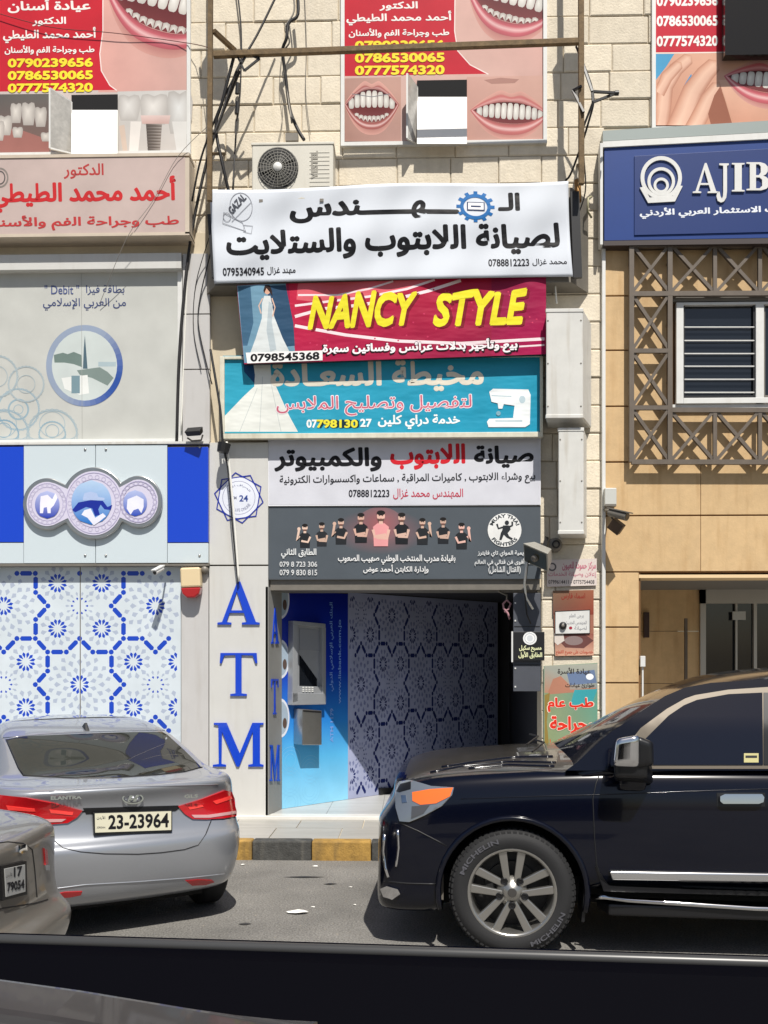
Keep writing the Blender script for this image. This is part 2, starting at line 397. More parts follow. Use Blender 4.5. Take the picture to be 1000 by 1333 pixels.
# kerb: painted stones
kerb = setup('kerb')
kx = Wp(328, 1100, KY).x; kl = Wp(405.5, 1100, KY).x - kx
for i in range(-14, 18):
    b = MB(); x = kx + i * kl; j = random.uniform(-.006, .006)
    b.box(x+.003, x+kl-.003, KY+j, KY+.16+j, -.05, PVZ+.015)
    b.build('kerb_stone', M_kerbd if i % 2 == 0 else M_kerby, kerb, bevel=.014)
b = MB(); b.box(-20, 20, KY+.165, D+.3, -.06, PVZ-.012); tag(b.build('pavement', M_mortar), kind='structure')
pv = bpy.data.objects['pavement']
b = MB(); b.box(0, .66, 0, .60, 0, .014)
pm = b.mesh('pavement_slab', M_pave)
for r_ in range(2):
    for i in range(-11, 12):
        o = bpy.data.objects.new('slab', pm); link(o, pv); o.location = (i*.67 + .2*r_, KY+.17 + r_*.61, PVZ-.013+random.uniform(0,.002))
# raised marble threshold and entry floor
ent = setup('entry_floor')
x0, x1 = Wp(160, 1066, 10.28).x, Wp(705, 1066, 10.28).x
b = MB(); b.box(x0, x1+.8, 10.24, 10.42, 0, FL); b.build('step_edge', mat('white_marble_edge', '#d6d4cd', .35, var=.08), ent, bevel=.006)
for i in range(7):
    for j in range(4):
        b = MB(); b.box(-1.5+i*.6+.002, -1.5+(i+1)*.6-.002, 10.423+j*.8, 10.423+(j+1)*.8-.004, 0, FL-.003)
        b.build('slab', M_marble, ent)

# ------------------------------------------------------------------ stone building (centre)
STB = wthing('stone_building', 'cream limestone building with the ground floor passage and all shop signs', 'building', (0, D, 0))
b = MB(); zt = 10.6
xl, xr = Wp(232, 500, D).x, Wp(787, 500, D).x
xe0, xe1 = Wp(350, 900, D).x, Wp(705, 900, D).x; LZ = 2.66
xR2 = Wp(1090, 100, D).x; zR2 = Wp(870, 170, D).z
b.box(xl, xe0-.02, D+.02, D+.35, 0, zt); b.box(xe1, xr, D+.02, D+.35, 0, zt)
b.box(xe0-.02, xe1, D+.02, D+.35, LZ, zt); b.box(xr, xR2, D+.02, D+.35, zR2-.3, zt); b.box(xl-3.4, xl, D+.06, D+.35, 3, zt)
b.build('wall', M_mortar, STB)
stone_meshes = {}
ch = 0.3
def stone(x0, x1, z0, z1):
    wq = round(x1-x0, 2); v = random.randint(0, 2); k = (wq, round(z1-z0, 2), v)
    if k not in stone_meshes:
        bb = MB(); p = .018 + .006*v; g = .004; e = .012; X, Z = x1-x0, z1-z0
        fr = [(g+e, -p, g+e), (X-g-e, -p, g+e), (X-g-e, -p, Z-g-e), (g+e, -p, Z-g-e)]
        md = [(g, -p+e*.7, g), (X-g, -p+e*.7, g), (X-g, -p+e*.7, Z-g), (g, -p+e*.7, Z-g)]
        bk = [(g, .02, g), (X-g, .02, g), (X-g, .02, Z-g), (g, .02, Z-g)]
        bb.add(fr+md+bk, [(0,1,2,3)] + [(4+i, 4+(i+1)%4, (i+1)%4, i) for i in range(4)] + [(8+i, 8+(i+1)%4, 4+(i+1)%4, 4+i) for i in range(4)])
        stone_meshes[k] = bb.mesh('stone', M_stone)
    o = bpy.data.objects.new('stone', stone_meshes[k]); link(o, STB); o.location = (x0, D+.02, z0)
wins = [RX(445, -60, 712, 187, D), RX(-30, -60, 247, 200, D), RX(850, -60, 1090, 165, D)]
row = 0; z = Wp(780, 600, D).z - 12*ch
while z < FL: z += ch
z -= ch
while z < zt - .01:
    z1 = z + ch; xR = xR2 if z > zR2 - .2 else xr
    x = xl - (.27 if row % 2 else 0); random.seed(row*3+1)
    while x < xR - .02:
        wd = random.choice((.46, .52, .52, .58, .64)); xa, xb = max(x, xl), min(x+wd, xR)
        if xb > xR-.16: xb = xR
        if z < LZ - .01:                                   # opening below: clip
            if xb <= xe1+.02 and xa >= xe0 - .02 or (xa < xe0 - .02): xa = xb
            elif xa < xe1: xa = xe1
        hid = any(xa >= w_[0]+.03 and xb <= w_[1]-.03 and z >= w_[2]+.03 and z1 <= w_[3]-.03 for w_ in wins)
        behind = (xa > Wp(300, 300, D).x and xb < Wp(690, 300, D).x and z > Wp(500, 745, D).z and z1 < Wp(500, 275, D).z)
        if xb - xa > .08 and not hid and not behind: stone(xa, xb, max(z, FL), z1)
        x = xb if xb > xa else x + wd
        if xb <= x - 1e-6: pass
        if x < xl: x = xl
    z = z1; row += 1
random.seed(11)
# passage (diagonal printed wall, ceiling, dark depth)
def on_floor(px, py, z): d = ray(px, py); return CAMP + d * ((z - H) / d.z)
qa, qb = on_floor(367, 1053, FL), on_floor(494, 1034.5, FL)
DX0, DY0 = qa.x, qa.y; DU = Vector((qb.x-qa.x, qb.y-qa.y, 0)).normalized(); DN = Vector((DU.y, -DU.x, 0))
DIAG = Pl((DX0, DY0, 0), DN)
pe = DIAG(648, 900); DL = (Vector((pe.x, pe.y, 0)) - Vector((DX0, DY0, 0))).length
b = MB(); p0 = Vector((DX0, DY0, FL)); p1 = p0 + DU*DL; up = Vector((0, 0, LZ-FL+.03))
b.prism([p0, p1, p1+up, p0+up], -DN*.08); PW = b.build('passage_wall', M_dark, STB)
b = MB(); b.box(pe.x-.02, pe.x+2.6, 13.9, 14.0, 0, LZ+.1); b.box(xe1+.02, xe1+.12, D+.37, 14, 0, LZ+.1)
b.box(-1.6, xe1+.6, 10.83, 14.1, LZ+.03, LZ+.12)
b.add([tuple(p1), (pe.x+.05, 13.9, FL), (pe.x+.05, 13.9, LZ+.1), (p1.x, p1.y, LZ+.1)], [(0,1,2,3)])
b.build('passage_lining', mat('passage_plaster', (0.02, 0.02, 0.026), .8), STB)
b = MB(); b.prism([DIAG(493, 1034, .004), DIAG(516, 1033, .004), DIAG(516, 1025, .004), DIAG(493, 1026, .004)], DN*.03); b.build('skirting', M_dark, STB)
b = MB(); X0, X1, Z0, Z1 = RX(352, 753, 703, 768, 10.36); b.box(X0, X1, 10.365, D+.42, Z0, Z1+.02); b.build('lintel', M_greymet, STB)
# ATM side print : blue graded panel, then tile pattern
def wall_map(x, y, off): return DIAG.p + DU*x + Vector((0, 0, y)) + DN*off
sB = (Vector((*DIAG(453, 1000).xy, 0)) - Vector((DX0, DY0, 0))).dot(DU)
A = Art(wall_map, .003)
zc = [FL, .75, 1.15, 1.75, LZ]; cc = ['#8fd0ee', '#5ab4e6', '#2f86d8', '#1638b4', '#0f1f8c']
for i in range(4): A.grad([(0, zc[i+1]), (sB, zc[i+1]), (sB, zc[i]), (0, zc[i])], [cc[i+1], cc[i+1], cc[i], cc[i]])
A.up()
for k in range(5):
    for q in range(3): A.ring(.12+.30*(k % 2), .25+.12*k, .16-.04*q, .16-.04*q, .004, '#7cc0e6')
for (px_, py_, rr) in ((362, 780, 26), (364, 858, 28), (364, 935, 26)):
    q = DIAG(px_, py_); u = (Vector((q.x, q.y, 0)) - Vector((DX0, DY0, 0))).dot(DU)
    A.ell(-.02, q.z, .13, .22, '#d8dce6'); A.ell(-.02, q.z, .11, .19, '#9fb0c0'); A.ell(.04, q.z-.06, .03, .06, '#5a4a44')
def vtext(A, s, xpos, z0, z1, wd, col):
    A.text(s, 0, 0, 1, 1, col, .01, warp=lambda u, v: (xpos - wd/2 + wd*(1-v) if False else xpos + wd/2 - wd*v, z0 + (z1-z0)*u))
vtext(A, 'www.iiabank.com.jo', .87*sB, 1.35, 2.35, .06, '#7fa6e6')
vtext(A, 'البنك العربي الإسلامي الدولي', .74*sB, 1.5, 2.55, .07, '#7fa6e6')
vtext(A, 'ATM 1179', .74*sB, .9, 1.3, .05, '#7fa6e6')
A.build('wall_print', PW, PRINT_G)
# the tile pattern is drawn from one motif
def tiles(A, x0, x1, y0, y1, ox, oy, k, kx=1.0):
    blue, g1, g2 = ('#1d46b8' if kx == 1 else '#15225e'), ('#aab4c6' if kx == 1 else '#757ca2'), '#d6dbe4'  # passage copy uses darker blue and grey, its shade put into the colours
    def inside(x, y): return x0+.01 <= x <= x1-.01 and min(y0,y1)+.01 <= y <= max(y0,y1)-.01
    def P(x, y): return (ox + x*k*kx, oy + y*k)
    px_, py_ = 247, 256
    n = int(abs(x1-x0)/(px_*k*kx))+3; m = int(abs(y1-y0)/(py_*abs(k)))+3
    pet, dots, caps, grey = [], [], [], []
    for i in range(-n, n+1):
        for j in range(-m, m+1):
            cx, cy = i*px_, j*py_
            if (i+j) % 2 == 0:
                fl = [(cx+a, cy+c) for a in (-72, 72) for c in (-74, 74)]
                for s_ in (-1, 1):
                    dots.append([(cx-143, cy+s_*106), (cx-103, cy+s_*150), (cx-43, cy+s_*150), (cx, cy+s_*106), (cx+43, cy+s_*150), (cx+103, cy+s_*150), (cx+143, cy+s_*106)])
                    dots.append([(cx+s_*143, cy-106), (cx+s_*143, cy-44), (cx+s_*103, cy), (cx+s_*143, cy+44), (cx+s_*143, cy+106)])
                for q in range(10):
                    a = 2*math.pi*q/10; pet.append((cx+24*math.cos(a), cy+24*math.sin(a), a, 5, 3.6))
                for q in range(14):
                    a = 2*math.pi*q/14; grey.append((cx+39*math.cos(a), cy+39*math.sin(a), a, 8, 4))
            else: fl = [(cx, cy)]
            for (fx, fy) in fl:
                for q in range(12):
                    a = 2*math.pi*(q+.5)/12; pet.append((fx+22*math.cos(a), fy+22*math.sin(a), a, 10.5, 5.4))
                    grey.append((fx+46*math.cos(a), fy+46*math.sin(a), a, 11, 8))
                if len(fl) == 1:
                    for q in range(16):
                        a = 2*math.pi*q/16; grey.append((fx+72*math.cos(a), fy+72*math.sin(a), a, 11, 9))
                        grey.append((fx+94*math.cos(a+.2), fy+94*math.sin(a+.2), a, 10, 8))
    allp = []
    def diamond(c): 
        x, y, a, l, w_ = c; ca, sa = math.cos(a), math.sin(a)
        return [P(x-l*ca, y-l*sa), P(x-w_*sa+l*.3*ca, y+w_*ca+l*.3*sa), P(x+l*ca, y+l*sa), P(x+w_*sa+l*.3*ca, y-w_*ca+l*.3*sa)]
    def batch(items, col):
        vs, fs = [], []
        for q in items:
            if not all(inside(*p) for p in q): continue
            b_ = len(vs); vs += q; fs.append(tuple(range(b_, b_+len(q))))
        if vs: A.raw(vs, fs, col)
    batch([diamond(c) for c in grey], g1); batch([diamond(c) for c in pet], blue)
    cap = []; dt = set(); seen = set()
    for pl in dots:
        for a_, b_ in zip(pl, pl[1:]):
            a_, b_ = Vector(a_), Vector(b_); t = (b_-a_).normalized(); nn = Vector((-t.y, t.x)); L_ = (b_-a_).length
            s0, s1 = a_ + t*L_*.24, a_ + t*L_*.76
            if (round((a_.x+b_.x)/4), round((a_.y+b_.y)/4)) in seen: continue
            seen.add((round((a_.x+b_.x)/4), round((a_.y+b_.y)/4)))
            cap.append([P(*(s0+nn*7.5)), P(*(s0-t*5)), P(*(s0-nn*7.5)), P(*(s1-nn*7.5)), P(*(s1+t*5)), P(*(s1+nn*7.5))])
        for p in pl:
            if not any(abs(p[0]-q[0]) < 9 and abs(p[1]-q[1]) < 9 for q in dt): dt.add(p)
    batch(cap, blue)
    batch([[P(x+8.5*math.cos(a*math.pi/4), y+8.5*math.sin(a*math.pi/4)) for a in range(8)] for x, y in dt], blue)
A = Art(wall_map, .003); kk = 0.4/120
A.rect(sB, FL, DL, LZ+.02, '#a3a9c6'); tiles(A, sB+.005, DL-.01, FL, LZ, sB+.22, .72, kk, .66)  # pale ground darkened: the passage's shade is put into its colour
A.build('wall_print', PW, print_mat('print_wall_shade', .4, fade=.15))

# ------------------------------------------------------------------ islamic bank front (left)
BK = wthing('bank_building', 'grey clad bank front with blue fascia, patterned glass and tall ATM pillar', 'building', (Wp(135, 800, 10.3).x, 10.3, 0))
def pbox(b, px0, py0, px1, py1, Y, depth, mi=0):
    X0, X1, Z0, Z1 = RX(px0, py0, px1, py1, Y); b.box(X0, X1, Y, Y+depth, Z0, Z1, mi)
def part(name, px0, py0, px1, py1, Y, depth, m, parent, bevel=0):
    b = MB(); pbox(b, px0, py0, px1, py1, Y, depth); return b.build(name, m, parent, bevel=bevel)
LX = -140
part('backing', LX, 305, 349, 1062, 10.40, .25, M_mortar, BK)
fp = FP(10.3)
# ATM pillar, front cladding in sheets with joints
for (a, c) in ((576, 735), (737, 1065)): part('cladding_panel', 272.5, a, 349, c, 10.30, .09, M_clad2, BK, .002)
part('cladding_panel', 236, 737, 271.5, 1062, 10.31, .08, M_clad, BK, .002)
for (a, c) in ((330, 408), (409.5, 480), (481.5, 577)): part('cladding_panel', 238, a, 273, c, 10.33, .07, M_clad, BK, .002)
part('cladding_panel', LX, 331, 236, 351, 10.28, .1, M_clad2, BK, .002)
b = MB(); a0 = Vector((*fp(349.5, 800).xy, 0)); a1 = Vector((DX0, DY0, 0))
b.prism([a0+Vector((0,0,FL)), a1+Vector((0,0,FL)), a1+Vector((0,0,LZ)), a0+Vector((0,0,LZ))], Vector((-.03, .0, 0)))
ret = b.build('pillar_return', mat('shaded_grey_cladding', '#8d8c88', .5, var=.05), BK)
for ch_, x0_, x1_, y0_, y1_ in (('A', 283, 338, 757, 813), ('T', 286, 335, 850, 906), ('M', 277, 343, 941, 998)):
    serif(ch_, lambda x, y: fp(x, y, .02), x0_, y0_, x1_, y1_, (0, .018, 0), M_blue, BK)
RN = Vector((-(a0-a1).y, (a0-a1).x, 0)).normalized(); RN = RN if RN.x > 0 else -RN
RP = Pl(tuple(a0), tuple(RN))
for ch_, x0_, x1_, y0_, y1_ in (('A', 354, 363.5, 791, 838), ('T', 354, 363, 884, 930), ('M', 352, 365, 970, 1017)):
    serif(ch_, lambda x, y: RP(x, y, .012), x0_, y0_, x1_, y1_, tuple(-RN*.01), M_blue, BK)
# fascia
FPL = 10.25; ff = FP(FPL)
for (a, c, m) in ((LX, 30.5, M_blue), (31, 124, M_ltpanel), (124.8, 217.6, M_ltpanel), (218.2, 271, M_blue)):
    if m is M_blue: part('fascia_panel', a, 582, c, 706, FPL-.004, .05, m, BK, .002); part('fascia_panel', a, 707, c, 734, FPL, .05, M_ltpanel, BK, .002)
    else: part('fascia_panel', a, 579, c, 734, FPL, .05, m, BK, .002)
part('fascia_top', LX, 575.5, 272, 578.5, FPL-.01, .15, M_whitemet, BK)
part('fascia_soffit', LX, 733, 272, 737, FPL, .14, M_greymet, BK)
part('fascia_core', LX, 582, 271, 733, FPL+.055, .08, M_mortar, BK)
for (x, y) in ((111, 585), (138, 585), (111, 723), (138, 723), (260, 723), (260, 582)):
    b = MB(); b.lathe([(0, -.012), (.012, -.01), (.014, 0)], ff(x, y), (0, 1, 0), 10); b.build('bolt', M_silver, BK, smooth=True)
# patterned glass shutter
SH = 10.36; fs_ = FP(SH)
gp = part('patterned_glass', LX, 737, 235.5, 1062, SH, .03, M_ltpanel, BK)
for x in (-38, 104.5): part('glass_joint', x-.6, 737, x+.6, 1060, SH-.003, .004, M_greymet, BK)
A = Art(lambda x, y, o: fs_(x, y, o), .003); A.rect(LX, 737, 235, 1060, '#cdd6dc'); tiles(A, LX, 235, 737, 1060, 103.6, 788.8, .4)
A.build('pattern_print', gp, PRINT_G)
# grey "Debit" hoarding
fh = FP(10.38)
hb = part('hoarding_panel', LX, 352, 236, 576, 10.38, .04, mat('hoarding_vinyl', '#b8bab6', .5, var=.03), BK)
part('hoarding_edge', 231, 352, 237, 576, 10.355, .06, M_white, BK, .003)
part('hoarding_edge', LX, 572, 237, 576, 10.352, .06, M_white, BK, .003)
A = Art(lambda x, y, o: fh(x, y, o), .002)
A.rect(LX, 354, 231, 572, '#bfc0bb')
random.seed(5)
def star(A, cx, cy, r, col, w_=.7, off=0, n=8):
    for q in range(2):
        pts = [(cx + r*math.cos(R(off+q*22.5+i*360/n*1)), cy + r*math.sin(R(off+q*22.5+i*360/n))) for i in range(n)]
        pts = pts[::3] + pts[1::3] + pts[2::3] if False else pts
        A.line([pts[(i*3) % n] for i in range(n)], w_, col, closed=True)
for (cx, cy, r, c) in ((24, 533, 13, '#8fa9b6'), (24, 533, 28, '#98adb8'), (5, 566, 20, '#7f9fb2'), (5, 566, 34, '#98adb8'), (68, 566, 18, '#8fa9b6'), (68, 566, 34, '#a0b2ba'), (-4, 490, 28, '#a5b4ba'), (34, 500, 24, '#a9b6bb')):
    n_ = Art
    pts = []
    for q in range(4): A.line([(cx + r*math.cos(R(a*45 + q*11)), min(cy + r*math.sin(R(a*45+q*11)), 571.5)) for a in range(8)], .8, c, closed=True)
    A.ring(cx, min(cy, 571-r*.55), r*.5, r*.5, .9, c)
seg = 40
for q in range(seg):
    a0_, a1_ = 360*q/seg, 360*(q+1)/seg; t = max(0, math.cos(R(a0_ - 25)))*.5 + .5
    c0, c1 = lin('#a9b4bb'), lin('#2c4f9c'); cc_ = tuple(c0[i]*(1-t**1.6)+c1[i]*t**1.6 for i in range(3))
    A.ring(110, 476, 50, 53, 8, cc_, n=2, a0=a0_, a1=a1_); A.o -= A.step
A.up(); A.ell(110, 476, 42.5, 45.5, '#c3cbc9', n=36)
A.shape([(70,462),(82,459),(88,461),(96,458),(106,462),(107,478),(96,474),(84,472),(71,472)], '#6d7f7a')
A.shape([(108,480),(109,454),(110.5,436),(112,454),(114,480)], '#4d6470')
A.shape([(100,482),(130,478),(140,484),(148,492),(140,502),(120,492),(104,488)], '#7b8a86')
A.rect(128, 471, 151, 477, '#a7b8be'); A.shape([(80,492),(114,488),(116,512),(104,514),(84,506)], '#e1e3e0'); A.rect(93,489,104,512,'#76909a')
A.text('بطاقة فيزا', 112, 371, 162, 384, '#3d4a78', .0, sl=.0); A.text('" Debit "', 58, 371, 103, 383, '#4a5684')
A.text('من العربي الإسلامي', 56, 388, 164, 404, '#3d4a78')
A.line([(106, 356), (107, 571)], .5, '#9a9b97')
A.build('hoarding_print', hb)
# three-circle emblem
em = wthing('bank_emblem', 'silver rimmed emblem of three joined discs on the blue and white fascia', 'sign', tuple(ff(122, 655)))
def disc_union(cs, grow, n=240):
    pts = []
    for k in range(n):
        a = 2*math.pi*k/n; d = Vector((math.cos(a), math.sin(a))); best = 0
        for (cx, cy, rx, ry) in cs:
            for q in range(80):
                th = 2*math.pi*q/80; p = Vector((cx-122+(rx+grow)*math.cos(th), cy-655+(ry+grow)*math.sin(th)))
            # ray / ellipse intersection from the centre of the middle disc
            ox, oy = -(cx-122)/(rx+grow), -(cy-655)/(ry+grow); dx, dy = d.x/(rx+grow), d.y/(ry+grow)
            A_ = dx*dx+dy*dy; B_ = ox*dx+oy*dy; C_ = ox*ox+oy*oy-1; D_ = B_*B_-A_*C_
            if D_ >= 0: best = max(best, (-B_+math.sqrt(D_))/A_)
        pts.append((122+d.x*best, 655+d.y*best))
    return pts
DC = [(61.5, 656, 29, 31), (122, 655, 40, 44), (180, 653, 28, 31)]
b = MB(); b.prism([ff(x, y, .05) for x, y in disc_union(DC, 3.0)], (0, .045, 0)); b.build('rim', M_silver, em, bevel=.01, auto=30, seg=3)
b = MB(); b.prism([ff(x, y, .056) for x, y in disc_union(DC, -2.2)], (0, .01, 0)); fcp = b.build('face', mat('lilac_enamel', '#cfcadd', .3, coat=.3), em)
A = Art(lambda x, y, o: ff(x, y, .056+o), .002)
for cx, cy, rx, ry in DC:
    A.ring(cx, cy, rx-4, ry-4, .8, '#a9a2c4'); A.ring(cx, cy, rx*.72, ry*.72, .7, '#b3acca')
    for q in range(22): A.ring(cx+rx*.78*math.cos(q*.2856), cy+ry*.78*math.sin(q*.2856), 3, 3, .5, '#b6b0cc', n=8)
def gell(A, cx, cy, rx, ry, ctop, cbot):
    n = 12
    for i in range(n):
        ya, yb = -1+2*i/n, -1+2*(i+1)/n; xa, xb = math.sqrt(max(0, 1-ya*ya))+.001, math.sqrt(max(0, 1-yb*yb))+.001
        f = lambda t: tuple(lin(ctop)[k]*(1-t)+lin(cbot)[k]*t for k in range(3))
        A.grad([(cx-rx*xa, cy+ry*ya), (cx+rx*xa, cy+ry*ya), (cx+rx*xb, cy+ry*yb), (cx-rx*xb, cy+ry*yb)], [f(i/n), f(i/n), f((i+1)/n), f((i+1)/n)])
        A.o -= A.step
    A.up()
gell(A, 61.5, 657, 16, 18, '#b4bce4', '#1c36a8'); gell(A, 119, 654, 26, 29, '#b4cde8', '#1470c4'); gell(A, 176, 655, 15.5, 17, '#b2bee6', '#2444b0')
A.shape([(53,646),(62,644),(68,650),(72,642),(75,648),(70,658),(66,662),(66,668),(62,668),(61,660),(57,661),(56,668),(52,668),(52,656)], '#e8e6f2')
A.shape([(166,650),(178,645),(187,650),(187,660),(184,668),(180,662),(174,664),(170,670),(165,662)], '#e4e4f0')
A.shape([(94,664),(102,654),(118,651),(134,652),(140,660),(146,657),(144,664),(136,663),(131,657),(128,663),(130,670),(124,672),(120,662),(112,660),(104,664),(98,667)], '#1e2f96')
A.shape([(108,648),(110,642),(118,640),(126,642),(128,647),(136,648),(136,651),(108,651)], '#aebfe2')
A.shape([(110,664),(118,662),(124,674),(134,668),(138,672),(128,680),(122,684),(114,674),(106,670)], '#e6e6f4')
A.build('emblem_print', fcp, PRINT_G)
# round 24-hour badge
bd = wthing('round_badge', 'white round 24 hour sticker in a blue star outline on the ATM pillar', 'sign', tuple(fp(311, 648)))
b = MB(); b.prism([fp(311+26*math.cos(a*math.pi/20), 648+26.5*math.sin(a*math.pi/20), .004) for a in range(40)], (0, .004, 0)); bf = b.build('disc', M_white, bd)
A = Art(lambda x, y, o: fp(x, y, .004+o), .001)
A.ell(311, 648, 26, 26.5, '#dfe3ee', n=40)
for q in range(2):
    pts = [(311 + 32*math.cos(R(a*72+q*36+18 if False else a*72*1+q*36+10)), 648 + 33*math.sin(R(a*72+q*36+10))) for a in range(5)]
    A.line(pts, 1.7, '#1b2f9c', closed=True)
A.ring(311, 648, 21.5, 22, .8, '#9a9cb4'); A.text('24', 311.5, 644.5, 323, 653, '#3a4f94', .02)
def arc_text(A, s, cx, cy, r, h, a0, a1, col, flip=False, bold=0):
    def wp(u, v):
        a = R(a0 + (a1-a0)*u); rr = r + (h*v if not flip else -h*v); return (cx + rr*math.cos(a), cy + rr*math.sin(a))
    A.text(s, 0, 0, 1, 1, col, bold, warp=wp)
arc_text(A, 'الصراف الآلي', 311, 648, 14, 4, -150, -30, '#7c80a0'); arc_text(A, 'YOUR LIFE ONLINE', 311, 648, 18, 4, 150, 30, '#8a8da8', flip=True)
A.text('ATM', 298, 646, 308, 650, '#8a8da8')
A.build('badge_print', bf)

# ================================================================== SIGNS AND WINDOWS
def mouth(A, cx, cy, w_, h_, rot=0, openness=.45, skin=None, lip='#c0616a', teeth=8, clip=None, upper_only=False):
    ca, sa = math.cos(R(rot)), math.sin(R(rot))
    def T(u, v):
        x, y = u*w_/2, v*h_/2; X, Y = cx + x*ca - y*sa, cy + x*sa + y*ca
        if clip: X = min(max(X, clip[0]), clip[2]); Y = min(max(Y, clip[1]), clip[3])
        return (X, Y)
    def mixc(a, b_, t): return tuple(a[i]*(1-t) + b_[i]*t for i in range(3))
    L_ = lin(lip); dk = mixc(L_, (.12, .03, .03), .45); hi = mixc(L_, (.95, .75, .72), .55); sk = lin('#d3a094')
    n = 30; us = [-1 + 2*i/n for i in range(n+1)]
    top = lambda u: -(1-abs(u)**1.9) * (.80 - .14*math.exp(-(u*5)**2) + .05*math.exp(-((abs(u)-.25)*6)**2))
    bot = lambda u: (1-abs(u)**2.4) * .98
    it = lambda u: -(1-abs(u)**2.0)*openness*.86 - .02; ib = lambda u: (1-abs(u)**2.3)*openness*1.0
    def band(f0, f1, ts, cols, c0=1.0):
        pts = []; cl = []
        for t, c in zip(ts, cols):
            for u in us: pts.append(T(u*(1 - .10*t*c0), f0(u)*(1-t) + f1(u)*t)); cl.append(c)
        fs = [(r*(n+1)+i, r*(n+1)+i+1, (r+1)*(n+1)+i+1, (r+1)*(n+1)+i) for r in range(len(ts)-1) for i in range(n)]
        A.raw(pts, fs, cl)
    halo = lambda f: (lambda u: f(u)*1.22)
    band(halo(top), top, [0, 1], [sk, mixc(sk, dk, .25)]); band(halo(bot), bot, [0, 1], [mixc(sk, dk, .12), mixc(sk, dk, .55)])
    zero = lambda u: 0.0
    A.raw([T(u*.93, it(u)*.98) for u in us] + [T(u*.93, ib(u)*.98) for u in us], [(i, i+1, n+2+i, n+1+i) for i in range(n)], [lin('#4a1a1e')]*(n+1) + [lin('#7a3c3c')]*(n+1))
    for k in range(teeth):
        u0, u1 = -.84 + 1.68*k/teeth, -.84 + 1.68*(k+1)/teeth; um = (u0+u1)/2; s_ = 1 - abs(um)**1.6*.6
        yt = it(um)*.90; y1 = yt + openness*(1.45 if upper_only else .98)*s_; g = .006; hw_ = (u1-u0)/2 - g; ym = (yt+y1)/2; hh = (y1-yt)/2
        ring_ = [T(um + hw_*math.copysign(abs(math.cos(a))**.55, math.cos(a)), ym + hh*math.copysign(abs(math.sin(a))**.6, math.sin(a))) for a in [2*math.pi*q/14 for q in range(14)]]
        sh = 1 - .25*abs(um)
        A.raw([T(um-.02, ym-hh*.1)] + ring_, [(0, q+1, (q+1) % 14 + 1) for q in range(14)], [mixc((0,0,0), lin('#f4f1ea'), sh)] + [mixc((0,0,0), lin('#c9c3bc'), sh)]*14); A.o -= A.step
    A.up()
    if not upper_only:
        for k in range(teeth):
            u0, u1 = -.62 + 1.24*k/teeth, -.62 + 1.24*(k+1)/teeth; um = (u0+u1)/2; y1 = ib(um)*1.0; y0 = y1 - openness*.40*(1-abs(um)*.5)
            A.raw([T(um, (y0+y1)/2), T(u0+.004, y1), T(u0+.006, y0+.03), T(um, y0), T(u1-.006, y0+.03), T(u1-.004, y1)], [(0,1,2),(0,2,3),(0,3,4),(0,4,5)], [lin('#e0dbd4')] + [lin('#b5ada6')]*5); A.o -= A.step
        A.up()
    band(top, it, [0, .25, .6, 1], [mixc(L_, sk, .35), L_, mixc(L_, hi, .5), dk]); band(bot, ib, [0, .25, .5, .75, 1], [mixc(L_, dk, .5), L_, hi, L_, dk])
def tooth(A, cx, cy, w_, h_, col='#d9d3cb', edge='#a9a29c'):
    pts = [(-.5,-.25),(-.42,-.47),(-.22,-.5),(0,-.42),(.22,-.5),(.42,-.47),(.5,-.25),(.46,.15),(.36,.5),(-.36,.5),(-.46,.15)]
    P_ = [(cx+x*w_, cy+y*h_) for x, y in pts]
    A.raw([(cx-.05*w_, cy-.1*h_)] + P_, [(0, i+1, (i+1) % 11 + 1) for i in range(11)], [lin(col)] + [lin(edge)]*11)

def poster_window(px0, py0, px1, py1, Y=10.385):
    wn = MB(); t = 3.2
    X0, X1, Z0, Z1 = RX(px0, py0, px1, py1, Y)
    o = MB(); o.box(X0, X1, Y+.02, Y+.05, Z0, Z1); win = o.build('window', M_glass, STB)
    fr = MB(); tt = .03
    fr.box(X0-.01, X0+tt, Y-.01, Y+.06, Z0-.01, Z1); fr.box(X1-tt, X1+.01, Y-.01, Y+.06, Z0-.01, Z1); fr.box(X0+tt, X1-tt, Y-.01, Y+.06, Z0-.01, Z0+tt)
    fr.build('frame', M_white, win); return win
WY = 10.405; fw = FP(WY)
win1 = poster_window(-140, -60, 247, 202); win2 = poster_window(445, -60, 711, 187); win3 = poster_window(850, -60, 1120, 167)
# --- left dental poster
A = Art(lambda x, y, o: fw(x, y, o), .001)
A.rect(-136, -58, 243, 199, '#c9bcb6')
A.grad([(128, -58), (243, -58), (243, 120), (128, 120)], ['#dba79c', '#dfaea2', '#caa39a', '#d9a49a'])
A.shape([(-136,-58),(134,-58),(134,40),(130,70),(132,92),(143,111),(150,117),(-136,121)], '#c42b36')
A.line([(134,-58),(134,40),(130,70),(132,92),(143,111),(152,117.5)], 1.4, '#eddcd6')
mouth(A, 218, 8, 166, 112, 15, .60, clip=(137, -57, 243, 117), teeth=10)
for t_, y0, y1, x0, x1 in (('عيادة أسنان', -2, 17, 10, 118), ('الدكتور', 22, 34, 42, 86), ('أحمد محمد الطيطي', 36, 56, 4, 125), ('طب وجراحة الفم والأسنان', 59, 73, 6, 123)):
    A.text(t_, x0, y0, x1, y1, '#f0ebe6', .022, sl=-.01)
for i, n_ in enumerate(('0790239656', '0786530065', '0777574320')): A.text(n_, 10, 76+i*16.3, 121, 88+i*16.3, '#f0dc3c', .035, sl=-.01)
A.grad([(-136,124),(66,122),(66,199),(-136,199)], ['#5a5855', '#66635f', '#7e625a', '#6e544f'])
A.shape([(-136,160),(0,166),(30,170),(64,182),(64,199),(-136,199)], '#9c6a62')
